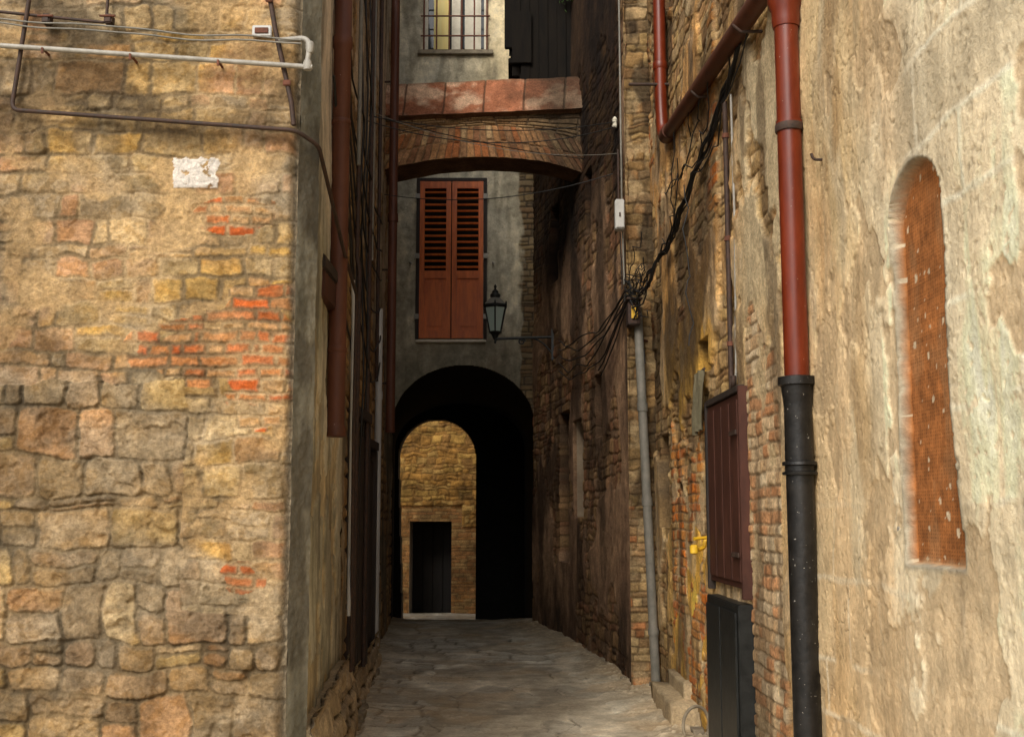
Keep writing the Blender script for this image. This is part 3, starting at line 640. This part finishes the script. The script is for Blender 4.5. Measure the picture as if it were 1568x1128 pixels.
# ================================================================ GROUND
def gz(y):return -.68*np.clip((y-17.9)/8.5,0,1)
ys=np.concatenate([[-600,-50,-5],np.linspace(0,30,61),[60,600]]);xs=np.array([-600,-30,-10,-5,-2,0,2,5,10,30,600.])
Xg,Yg=np.meshgrid(xs,ys);Pg=np.stack([Xg,Yg,gz(Yg)-.05],-1)
grid('ground',Pg,np.full(Pg.shape,.2)*np.array((1.05,1,.9)),M_gr,None)
def pave(name,x0,x1,y0,y1,dx,dy,zoff=0):
    Xp,Yp=np.meshgrid(np.linspace(x0,x1,int((x1-x0)/dx)+1),np.linspace(y0,y1,int((y1-y0)/dy)+1))
    g=fbm(Xp*1.3,Yp*.9,6,801)
    C=mix(A3((.46,.41,.33)),A3((.72,.66,.55)),ss(.3,.7,g))
    d,r,c=masonry(Xp*1.0+.1*Yp,Yp,1.1,1.5,803,warp=.16,wf=1.2,split=.2,r=.02)
    C=C*(.76+.42*H(r,c,1))[...,None]
    jn=(1-ss(.002,.018,d+.01*(fbm(Xp*20,Yp*20,2,3)-.5)))*ss(.36,.5,fbm(Xp*2,Yp*2,3,6));C=mix(C,A3((.13,.11,.08))+0*C,jn*.8)
    pf=fbm(Xp*1.7+11,Yp*1.0,3,841);pt=ss(.60,.605,pf);C=mix(C,A3((.33,.31,.27))+0*C,pt*.6)
    pt2=ss(.37,.365,pf);C=mix(C,A3((.72,.69,.60))+0*C,pt2*.55)
    d2,r2,c2=masonry(Xp,Yp,.38,.55,805,warp=.09,wf=2,split=.2,r=.03)
    st=ss(.50,.56,fbm(Xp*1.1+4,Yp*.7,5,806)+.30*ss(.1,-.8,Xp+.05*Yp)*ss(12.5,9,Yp)-.10)
    S=mix(A3((.50,.48,.43)),A3((.80,.78,.70)),H(r2,c2,2));S=mix(S,A3((.18,.155,.12))+0*S,(1-ss(.004,.03,d2+.012*(fbm(Xp*20,Yp*20,2,3)-.5)))*.85)
    C=mix(C,S,st)
    cr=ss(.005,.001,np.abs(fbm(Xp*1.4,Yp*1.1,5,807)-.5));C=mix(C,C*.3,cr*.85)
    C=C*(.62+.76*fbm(Xp*6,Yp*4,5,815))[...,None]
    C=mix(C,A3((.18,.15,.11))+0*C,ss(.50,.64,fbm(Xp*1.9,Yp*.7,5,817))*.45)
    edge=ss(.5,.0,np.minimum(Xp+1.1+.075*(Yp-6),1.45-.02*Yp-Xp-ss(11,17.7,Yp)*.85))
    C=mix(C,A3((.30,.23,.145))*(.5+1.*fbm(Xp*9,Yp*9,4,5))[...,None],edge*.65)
    C=mix(C,A3((.52,.38,.23))+0*C,ss(.5,.7,fbm(Xp*2,Yp*2,5,808))*.4)
    deb=np.clip(ss(.66,.74,fbm(Xp*22,Yp*22,3,809))*(.2+edge),0,1);C=mix(C,A3((.62,.54,.42))+0*C,deb*.7)
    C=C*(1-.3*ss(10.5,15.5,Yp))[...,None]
    Z=gz(Yp)+.04*(fbm(Xp*.9,Yp*.9,3,810)-.5)+.008*fbm(Xp*6,Yp*6,5,811)+.012*ss(0,.03,d2)*st-.008*jn-.008*cr+.006*pt2-.006*pt+.06*edge*fbm(Xp*7,Yp*7,4,812)+.012*deb+zoff
    grid(name,np.stack([Xp,Yp,Z],-1),C,M_gr,PV,sat=1.,tint=(1.04,1,.9))
PV=empty('alley_pavement',(0,12,0))
pave('paving_near',-1.9,1.7,6.5,12.6,.011,.018)
pave('paving_far',-2.1,1.4,12.58,18.,.03,.03)
pave('paving_passage',-2.6,.8,17.98,28.05,.06,.06)
pave('paving_square',-6,1.6,-3,6.52,.05,.05)

# ================================================================ DRAIN PIPES
DP=empty('drain_pipe',(1.417,5.74,2.3))
x,y=1.417,5.74;r=.061
lathe('red_upper_pipe',x,y,[(r,2.27),(r,3.55),(r+.007,3.551),(r+.007,3.60),(r,3.601),(r,4.10),(r+.006,4.101),(r+.012,4.14),(r+.012,4.19),(r+.03,4.24),(r+.03,4.27),(r-.01,4.28)],M_red,DP)
lathe('pipe_band',x,y,[(r+.009,3.545),(r+.011,3.55),(r+.011,3.58),(r+.009,3.585)],M_blk2,DP)
lathe('iron_lower_pipe',x,y,[(.068,-.03),(.068,1.80),(.084,1.802),(.086,1.815),(.072,1.82),(.072,1.845),(.086,1.85),(.084,1.865),(.07,1.87),(.068,2.13),(.072,2.17),(.078,2.22),(.08,2.24),(.094,2.245),(.094,2.285),(.07,2.29),(.06,2.29)],M_blk,DP)
for z in(1.2,3.57):tube('pipe_bracket',[[(x-.0,y,z),(x+.16,y-.02,z)]],.012,M_blk2,DP)
tube('inclined_pipe',[rnd([(1.40,5.77,4.22),(1.40,5.8,4.44),(1.37,9.85,4.93)],.13,7)],.060,M_brn,DP,6)
tube('riser_pipe',[rnd([(1.37,9.80,4.925),(1.35,10.05,4.97),(1.34,10.08,5.3),(1.34,10.1,7.3)],.12,7)],.055,M_red,DP,6)
for z in(5.6,6.6):lathe('pipe_collar',1.34,10.09,[(.062,z),(.066,z+.01),(.066,z+.06),(.062,z+.07)],M_red,DP)
tube('pipe_end_cap',[[(1.37,9.74,4.918),(1.369,9.98,4.945)]],.070,M_brn,DP,6)
tube('riser_bracket',[[(1.05,10.05,5.45),(1.48,10.05,5.45)]],.014,M_blk2,DP)
for yy in(6.6,8.2):
    zz=4.44+(yy-5.8)*.121;tube('inclined_bracket',[[(1.31,yy,zz-.04),(1.36,yy,zz-.085),(1.52,yy,zz-.08)]],.01,M_blk2,DP)

DP2=empty('drain_pipe',(-1.08,7.1,3))
lathe('brown_pipe',-1.08,7.1,[(.052,2.08),(.066,2.085),(.068,2.13),(.060,2.15),(.056,2.17),(.056,3.2),(.056,4.55),(.063,4.56),(.063,4.63),(.056,4.64),(.056,6.25)],M_brn,DP2)
for z in(2.6,4.05):
    lathe('pipe_collar',-1.08,7.1,[(.058,z),(.061,z+.005),(.061,z+.03),(.058,z+.035)],M_brn,DP2);tube('pipe_bracket',[[(-1.08,7.1,z+.015),(-1.2,7.12,z+.015)]],.01,M_blk2,DP2)
DP3=empty('drain_pipe',(-1.53,13.1,2))
lathe('white_pipe',-1.50,13.0,[(.038,-.02),(.038,1.0),(.045,1.0),(.045,1.07),(.038,1.07),(.038,2.9),(.046,2.9),(.046,2.99),(.038,2.99),(.038,3.93)],M_grey,DP3)
for z in(.5,1.8,3.4):tube('pipe_bracket',[[(-1.50,13.0,z),(-1.62,13.02,z)]],.01,M_blk2,DP3)
DP4=empty('drain_pipe',(-1.52,14.0,6))
lathe('brown_pipe',-1.47,14.0,[(.055,2.6),(.062,2.62),(.055,2.7),(.055,5.2),(.065,5.2),(.065,5.3),(.055,5.3),(.055,10.1)],M_brn,DP4)
for z in(3.2,4.6,7.):tube('pipe_bracket',[[(-1.47,14.0,z),(-1.66,14.02,z)]],.012,M_blk2,DP4)
DP5=empty('drain_pipe',(1.25,11.1,2))
lathe('grey_pipe',1.345,11.12,[(.043,-.02),(.043,.5),(.051,.5),(.051,.56),(.043,.56),(.043,1.7),(.051,1.7),(.051,1.78),(.043,1.78),(.043,2.6),(.051,2.6),(.051,2.68),(.043,2.68),(.043,3.6),(.03,3.62)],M_dgry,DP5,tilt=-.035)
for z in(.9,2.2,3.3):tube('pipe_bracket',[[(1.345-.035*z,11.12,z),(1.35,11.3,z)]],.012,M_rust,DP5)
DP6=empty('rusty_downpipe',(1.46,7.5,3.4))
tube('iron_pipe',[rnd([(1.425,7.5,4.35),(1.425,7.5,2.5),(1.42,7.46,2.40),(1.40,7.3,2.42),(1.40,7.3,2.48)],.05)],.018,M_blk2,DP6)
tube('grey_conduit',[[(1.44,7.36,4.35),(1.445,7.36,3.4),(1.435,7.38,2.55),(1.43,7.42,2.38)]],.008,M_galv,DP6)
for z in(2.7,3.4,4.1):lathe('iron_collar',1.425,7.5,[(.024,z),(.024,z+.03)],M_rust,DP6)

# ================================================================ CONDUITS on the left facade
CD=empty('wall_conduit',(-1.8,5.72,3.8))
tube('galvanised_conduit',[rnd([(-2.62,5.70,3.99),(-1.16,5.70,3.885),(-1.02,5.70,3.875)],.03)],.013,M_galv,CD)
tube('conduit_return',[rnd([(-1.05,5.70,3.875),(-1.035,5.70,3.99),(-1.06,5.72,4.04),(-1.2,5.73,4.03)],.04)],.014,M_galv,CD)
lathe('conduit_coupling',-1.045,5.70,[(.020,3.86),(.024,3.89),(.018,3.91)],M_galv,CD);lathe('conduit_coupling_top',-1.035,5.70,[(.016,3.95),(.022,3.97),(.022,4.0),(.016,4.01)],M_galv,CD)
tube('grey_cable',[sag((-2.75,5.70,4.15),(-1.08,5.70,4.02),.01,20,.012,4),sag((-2.75,5.71,4.13),(-1.08,5.70,4.0),.02,20,.014,7)],.0045,M_dgry,CD)
for xx in(-2.4,-1.95,-1.5):tube('conduit_clip',[[(xx,5.80,3.985-(xx+2.62)*.072),(xx,5.685,3.985-(xx+2.62)*.072),(xx,5.69,3.96-(xx+2.62)*.072)]],.007,M_rust,CD)
GP=empty('iron_gas_pipe',(-1.8,5.74,3.6))
tube('iron_pipe',[rnd([(-2.50,5.73,4.7),(-2.50,5.73,4.25),(-2.56,5.73,3.66),(-1.10,5.71,3.545),(-1.0,5.82,3.50),(-1.0,6.3,3.33),(-1.03,7.0,3.2),(-1.10,8.1,3.15),(-1.12,8.2,2.2),(-1.15,8.5,.5)],.045)],.0115,M_blk2,GP)
tube('upper_iron_pipe',[rnd([(-2.75,5.74,4.20),(-2.1,5.74,4.13),(-2.08,5.74,4.7)],.02)],.008,M_blk2,GP)
for xx in(-2.4,-2.08):
    box('pipe_valve',xx-.02,xx+.02,5.70,5.76,4.115,4.165,M_blk2,GP,.006);tube('valve_handle',[[(xx-.04,5.70,4.15),(xx+.04,5.70,4.15)]],.006,M_rust,GP)
IS=empty('rusty_iron_strap',(-1.2,5.74,3.9))
tube('iron_strap',[[(-1.30,5.745,4.5),(-1.225,5.74,4.1),(-1.13,5.735,3.70),(-1.115,5.735,3.58)]],.013,M_blk2,IS)
for z,xx in((4.25,-1.255),(3.8,-1.153)):box('strap_bolt',xx-.02,xx+.02,5.715,5.73,z-.015,z+.015,M_rust,IS,.004)
PQ=empty('ceramic_plaque',(-1.3,5.75,4.1))
box('plaque_plate',-1.345,-1.245,5.745,5.765,4.06,4.12,M_white,PQ,.004);box('plaque_band',-1.33,-1.26,5.738,5.744,4.075,4.105,M_rust,PQ,.002)

SP=empty('service_pipes',(-1.3,9.5,2))
tube('dark_service_pipe',[rnd([(-1.21,8.9,7.5),(-1.21,8.9,3.6),(-1.19,8.9,3.5),(-1.2,8.95,.45)],.04)],.018,M_blk2,SP)
tube('pale_service_pipe',[rnd([(-1.155,8.3,3.3),(-1.155,8.35,3.1),(-1.16,8.4,1.9),(-1.16,8.4,.9)],.04),[(-1.37,11.0,3.4),(-1.37,11.0,.2)]],.014,M_grey,SP)
tube('iron_riser',[[(-1.30,10.4,8),(-1.30,10.4,.3)],[(-1.42,12.1,8),(-1.42,12.1,3.)]],.020,M_blk2,SP)
tube('grey_riser',[[(-1.33,10.8,8),(-1.33,10.8,4.)],[(-1.19,8.75,6.),(-1.19,8.75,4.3)]],.016,M_dgry,SP)
UC=empty('utility_cables',(-1.3,10,4))
pp=[]
for k in range(6):
    pp.append(sag((-1.18-.01*k,8.+k*.1,5.2-.22*k),(-1.40,12.2,4.7-.3*k),.25+.1*k,20,.06,k))
pp.append(sag((-1.10,6.9,4.3),(-1.2,8.9,3.2),.15,16,.03,5));pp.append(sag((-1.12,7.1,3.4),(-1.25,9.4,2.7),.1,16,.03,6))
for k in range(3):pp.append([(-1.25-.03*k+.02*math.sin(i*1.3+k),9.3+.5*k,7.8-i*.5) for i in range(13)])
tube('left_wall_cables',pp,.008,M_cab,UC)
OC=empty('overhead_cables',(0,12,6))
pp=[sag((-1.35,10.6,5.35),(1.12,11.9,5.75),.12,24),sag((-1.36,10.6,5.30),(1.12,11.9,5.70),.2,24),sag((-1.35,10.6,5.36),(.9,14.0,6.0),.05,24),
    sag((-1.5,13.3,5.35),(1.1,12.3,5.3),.16,24),sag((-1.2,8.9,5.9),(-1.3,10.5,5.3),.05,10)]
tube('span_wires',pp,.005,M_cab,OC)
tube('span_wire_pale',[sag((-1.35,10.6,5.4),(1.12,11.9,5.4),.16,24)],.003,M_dgry,OC)
lathe('insulator',1.09,11.9,[(.02,5.68),(.03,5.7),(.02,5.74),(.03,5.77),(.01,5.8)],M_frame,OC)
RC=empty('wall_cable_bundle',(1.35,9.5,3.6));pp=[]
for k in range(7):
    o=.012*k
    a=sag((1.43-o*.1,6.95,4.52+o),(1.40-o*.2,8.7,4.18+o*.6),.03+.01*k,14,.05,k)
    a2=sag((1.40-o*.2,8.7,4.18+o*.6),(1.33-o*.2,10.2,3.90+o*.4),.04+.012*k,12,.05,k+4)
    b=sag((1.33-o*.2,10.2,3.90+o*.4),(1.11,11.2,3.78-.03*k),.05+.015*k,12,.06,k+9)
    c=sag((1.11,11.2,3.78-.03*k),(.64,15.6,3.95-.10*k),.18+.04*k,18,.06,k+20)
    pp.append(a+a2[1:]+b[1:]+(c[1:] if k<5 else c[1:7]))
tube('black_cables',pp,.0075,M_cab,RC)
pp=[]
rng=np.random.RandomState(9)
for k in range(11):
    a=Vector((1.11,11.2,3.75+rng.rand()*.2));b=a+Vector((.02+.12*rng.rand(),-.05-.7*rng.rand(),.9*(rng.rand()-.4)))
    pp.append(sag(a,b,.12*rng.rand(),12,.1,k+50))
for k in range(5):
    y0=6.6+.5*k;pp.append(sag((1.41,y0,4.6+.08*k),(1.37,y0+1.6,4.1+.10*k),.10+.04*k,16,.10,k+80))
pp+= [sag((1.08,11.22,3.8),(1.08,11.22,8),0,20,.04,70),sag((1.38,9.9,4.0),(1.36,9.4,4.8),.1,10,.1,3),sag((1.36,10.3,4.1),(1.34,9.2,4.5),.2,12,.1,4),sag((1.36,8.9,4.2),(1.36,8.8,2.9),0.,14,.08,6),sag((1.22,11.1,3.5),(1.28,11.1,2.9),.0,14,.1,7)]
tube('loose_cables',pp,.005,M_cab,RC)
tube('white_conduit',[rnd([(1.10,11.2,3.85),(1.085,11.2,4.7),(1.08,11.2,9.)],.03)],.010,M_dgry,RC)
MB=empty('electric_meter_box',(1.06,11.15,4.4))
box('box_body',1.01,1.10,11.08,11.20,4.38,4.68,M_white,MB,.01);box('box_lid',1.015,1.095,11.065,11.078,4.39,4.67,M_white,MB,.006);box('box_latch',1.045,1.06,11.055,11.064,4.5,4.54,M_blk2,MB,.002)
tube('box_feed',[[(1.05,11.15,4.68),(1.05,11.15,5.2)]],.01,M_blk2,MB)
JB=empty('junction_box',(1.2,11.2,3.6))
box('box_body',1.115,1.235,11.00,11.22,3.42,3.66,M_blk2,JB,.01);box('yellow_label',1.145,1.205,10.985,10.996,3.48,3.60,M_yel,JB,.002)
box('box_hood',1.10,1.25,10.97,11.24,3.663,3.683,M_blk2,JB,.004)

# ================================================================ DOOR / CABINET on right wall
DR=empty('wooden_shutter_door',(1.48,7.7,1.7))
def wbox(n,y0,y1,z0,z1,d0,d1,mat,p,bev=.004):
    bm=bmesh.new();V=[]
    for yy in(y0,y1):
        for dd in(d0,d1):
            for zz in(z0,z1):V.append(bm.verts.new((wx(yy)-dd,yy,zz)))
    for f in((0,1,3,2),(4,6,7,5),(0,4,5,1),(2,3,7,6),(0,2,6,4),(1,5,7,3)):bm.faces.new([V[i] for i in f])
    bmesh.ops.recalc_face_normals(bm,faces=bm.faces[:])
    if bev:bmesh.ops.bevel(bm,geom=bm.edges[:],offset=bev,segments=2,affect='EDGES')
    return fin(bm,n,mat,p)
wbox('door_leaf',7.16,8.22,1.16,2.36,.03,.085,M_door,DR)
for k in range(4):wbox('door_board',7.18+k*.25,7.18+k*.25+.235,1.20,2.32,.0855,.10,M_door,DR,.004)
wbox('door_frame_near',7.12,7.155,1.1,2.40,.03,.10,M_door,DR);wbox('door_frame_far',8.225,8.27,1.1,2.40,.03,.10,M_wood,DR);wbox('door_frame_top',7.157,8.223,2.365,2.41,.03,.10,M_wood,DR)
wbox('door_hinge',7.14,7.34,2.1,2.13,.112,.12,M_blk2,DR,.002);wbox('door_hinge_low',7.14,7.34,1.35,1.38,.112,.12,M_blk2,DR,.002)
GC=empty('gas_meter_cabinet',(1.5,7.6,.55))
wbox('cabinet_body',7.12,8.15,-.02,1.07,.03,.13,M_blk1,GC,.006);wbox('cabinet_door',7.16,7.62,.05,1.02,.132,.145,M_blk1,GC,.004);wbox('cabinet_door_far',7.65,8.11,.05,1.02,.132,.145,M_blk1,GC,.004)
GV=empty('yellow_gas_valve',(1.35,8.4,1.35))
tube('gas_pipe',[rnd([(1.46,8.55,1.45),(1.40,8.5,1.43),(1.39,8.5,1.38),(1.34,8.45,1.36),(1.30,8.40,1.37)],.02)],.016,M_yel,GV)
tube('gas_stub',[[(1.30,8.40,1.44),(1.42,8.45,1.45)]],.012,M_yel,GV)
lathe('valve_knob',1.30,8.40,[(.015,1.33),(.03,1.34),(.03,1.39),(.015,1.40)],M_yel,GV)
WH=empty('water_hose',(1.36,8.3,.1))
tube('hose_loop',[[(1.30+.10*math.cos(a),8.45+.05*math.cos(a*1.0),.14+.13*math.sin(a)) for a in np.linspace(-.6,3.6,22)]],.012,M_stone,WH)
SB=empty('stone_step',(1.35,9.6,.1))
slab('step_block',[(1.50,9.0),(1.50,10.3),(1.20,10.3),(1.20,9.0)],-.02,.19,M_st,SB,.04,7);slab('step_upper',[(1.52,9.3),(1.52,10.25),(1.34,10.25),(1.34,9.3)],.15,.30,M_st,SB,.03,9)
for i in range(18):
    yy=8.2+rng.rand()*7.;xw=(wx(yy) if yy<11.3 else 1.17-.02-(max(0,yy-12.5))*.115)
    s=.03+.06*rng.rand();blob('loose_stone',xw-.04-.08*rng.rand(),yy,s*.3,s*1.2,s*1.6,s,M_stone,SB,i+60)
CL=empty('hanging_cloth',(1.44,8.9,2.5))
Uc,Vc=np.meshgrid(np.linspace(0,.36,30),np.linspace(2.22,2.66,36))
Pc=np.stack([wx(8.75)-.05-.05*fbm(Uc*12,Vc*3,3,4)-.018*np.sin(Uc*50+Vc*4),8.42+Uc+.03*np.sin(Vc*9),Vc+.03*np.sin(Uc*14)*(2.66-Vc)],-1)
grid('cloth',Pc,mix(A3((.10,.10,.075)),A3((.22,.20,.15)),fbm(Uc*9,Vc*5,4,3)),M_pl,CL,flip=True)
tube('cloth_rail',[[(1.40,8.40,2.665),(1.40,8.82,2.665)]],.01,M_blk2,CL)
IH=empty('iron_hook',(1.5,5.4,3.3))
tube('hook',[rnd([(1.56,5.42,3.30),(1.45,5.42,3.30),(1.44,5.42,3.33)],.02)],.007,M_blk2,IH)
tube('peg',[[(1.56,4.56,2.62),(1.49,4.56,2.62)]],.014,M_rust,IH);tube('peg_low',[[(1.56,4.56,1.55),(1.50,4.56,1.55)]],.012,M_galv,IH)

# ================================================================ LANTERN
LN=empty('wall_lantern',(-.24,16.4,4.4))
lx,ly=-.24,16.4
def frus(name,r0,z0,r1,z1,mat,n=4,rot=math.pi/4,cap=True):
    bm=bmesh.new();R=[]
    for r,z in((r0,z0),(r1,z1)):R.append([bm.verts.new((lx+r*math.cos(rot+i*2*math.pi/n),ly+r*math.sin(rot+i*2*math.pi/n),z)) for i in range(n)])
    for i in range(n):bm.faces.new((R[0][i],R[0][(i+1)%n],R[1][(i+1)%n],R[1][i]))
    if cap:bm.faces.new(R[0][::-1]);bm.faces.new(R[1])
    return fin(bm,name,mat,LN)
n=6;rot=math.pi/6
frus('lantern_glass',.085,4.21,.165,4.56,ml,n,rot)
pa=[]
for i in range(n):
    a=rot+i*2*math.pi/n;pa.append([(lx+.088*math.cos(a),ly+.088*math.sin(a),4.2),(lx+.17*math.cos(a),ly+.17*math.sin(a),4.57)])
ring=lambda r,z:[(lx+r*math.cos(rot+i*2*math.pi/n),ly+r*math.sin(rot+i*2*math.pi/n),z) for i in range(n+1)]
pa+=[ring(.088,4.205),ring(.172,4.565)]
tube('lantern_frame',pa,.011,M_blk1,LN)
frus('lantern_base',.05,4.16,.095,4.20,M_blk1,n,rot);frus('lantern_eave',.195,4.575,.185,4.60,M_blk1,n,rot);frus('lantern_roof',.18,4.602,.07,4.70,M_dgry,n,rot)
lathe('lantern_chimney',lx,ly,[(.06,4.70),(.075,4.72),(.075,4.75),(.05,4.77),(.045,4.80),(.02,4.82),(.012,4.84),(.022,4.855),(.022,4.87),(.004,4.90)],M_blk1,LN,16)
lathe('lantern_finial',lx,ly,[(.006,4.04),(.02,4.06),(.012,4.08),(.03,4.11),(.05,4.16)],M_blk1,LN,16)
for i in range(n):
    a=rot+i*2*math.pi/n;lathe('crown_point',lx+.18*math.cos(a),ly+.18*math.sin(a),[(.012,4.59),(.012,4.62),(.002,4.65)],M_blk1,LN,8)
tube('bracket_arm',[rnd([(lx,ly,4.08),(lx+.02,ly,4.11),(.62,ly+.02,4.14),(.75,ly+.02,4.14)],.04)],.020,M_blk1,LN)
sc=[(.60-.3*t,ly+.02,3.86+.26*t+.05*math.sin(t*math.pi)) for t in np.linspace(0,1,12)]
sc2=[(lx+.38+.05*math.cos(a)*(1-a/14),ly+.01,4.07+.05*math.sin(a)*(1-a/14)) for a in np.linspace(0,9,30)]
tube('bracket_scroll',[sc,sc2],.012,M_blk1,LN);box('bracket_plate',.56,.62,ly-.05,ly+.08,3.8,4.25,M_blk1,LN,.006)

# ================================================================ TIMBER BALCONY (dark, upper right)
TB=empty('timber_balcony',(.5,15.6,7.8))
box('floor_boards',-.05,.95,14.95,16.6,7.62,7.70,M_blkwd,TB,.01)
for k in range(5):box('joist',.0,.98,15.0+k*.34,15.1+k*.34,7.46,7.618,M_blkwd,TB,.008)
box('edge_beam',.10,.22,14.92,16.65,7.36,7.458,M_blkwd,TB,.01)
for k in range(7):
    a=.118+k*.122;box('front_boarding',a,a+.120,14.88+.012*(k%2),14.93,7.28+.12*float(H(k,3,3)),9.98,M_blkwd,TB,.004)
box('back_boarding',-.04,.96,14.945,14.949,7.72,9.95,M_blkwd,TB)
box('side_boarding',-.02,.02,14.95,16.6,7.72,9.9,M_blkwd,TB,.006)
box('outer_board',-.10,.115,14.86,14.93,7.80,9.98,M_blkwd,TB,.01)
box('hanging_board',.0,.26,14.83,14.857,7.58,8.3,M_blkwd,TB,.006)
tube('balcony_brace',[[(.12,15.1,7.4),(.8,15.1,6.8)],[(.12,16.2,7.4),(.6,16.2,6.8)]],.045,M_blkwd,TB)
bm=bmesh.new()
for k in range(160):
    c=Vector((.72+.2*rng.randn()*.3,14.72+.05*rng.randn(),8.50+.06*rng.randn()));s=.015+.02*rng.rand()
    m=Matrix.Translation(c)@Matrix.Rotation(rng.rand()*6.3,4,'Z')@Matrix.Rotation(rng.rand()*3,4,'X')
    vs=[bm.verts.new(m@Vector(p)) for p in((0,-s,0),(s*.5,0,s*.1),(0,s,0),(-s*.5,0,s*.1))];bm.faces.new(vs)
fin(bm,'potted_vine',M_green,TB)

# ================================================================ LIGHT / CAMERA
w=bpy.data.worlds.new('World');scene.world=w;w.use_nodes=True;t=w.node_tree
sky=t.nodes.new('ShaderNodeTexSky');sky.sky_type='NISHITA';sky.sun_disc=False
az=math.radians(23);el=math.radians(38)
D=Vector((-math.sin(az)*math.cos(el),-math.cos(az)*math.cos(el),math.sin(el)))
sky.sun_elevation=el;sky.sun_rotation=math.atan2(D.x,D.y);sky.air_density=1.0;sky.dust_density=5;sky.ozone_density=.5
hs=t.nodes.new('ShaderNodeHueSaturation');hs.inputs['Saturation'].default_value=.22
t.links.new(sky.outputs[0],hs.inputs['Color']);t.links.new(hs.outputs[0],t.nodes['Background'].inputs[0]);t.nodes['Background'].inputs[1].default_value=.15
sl=bpy.data.lights.new('sun','SUN');sl.energy=1.5;sl.angle=math.radians(22);sl.color=(1,.90,.76)
so=bpy.data.objects.new('sun',sl);scene.collection.objects.link(so);so.rotation_euler=(-D).to_track_quat('-Z','Y').to_euler();so.location=(-5,-8,15)
cd=bpy.data.cameras.new('camera');cam=bpy.data.objects.new('camera',cd);scene.collection.objects.link(cam)
cd.sensor_width=36;cd.lens=36*1780/1568;cam.location=(0,0,1.6);cam.rotation_euler=(math.radians(90+7.24),0,0);cd.clip_end=2000;cd.clip_start=.05
scene.camera=cam
scene.view_settings.view_transform='Standard';scene.view_settings.look='None';scene.view_settings.exposure=0
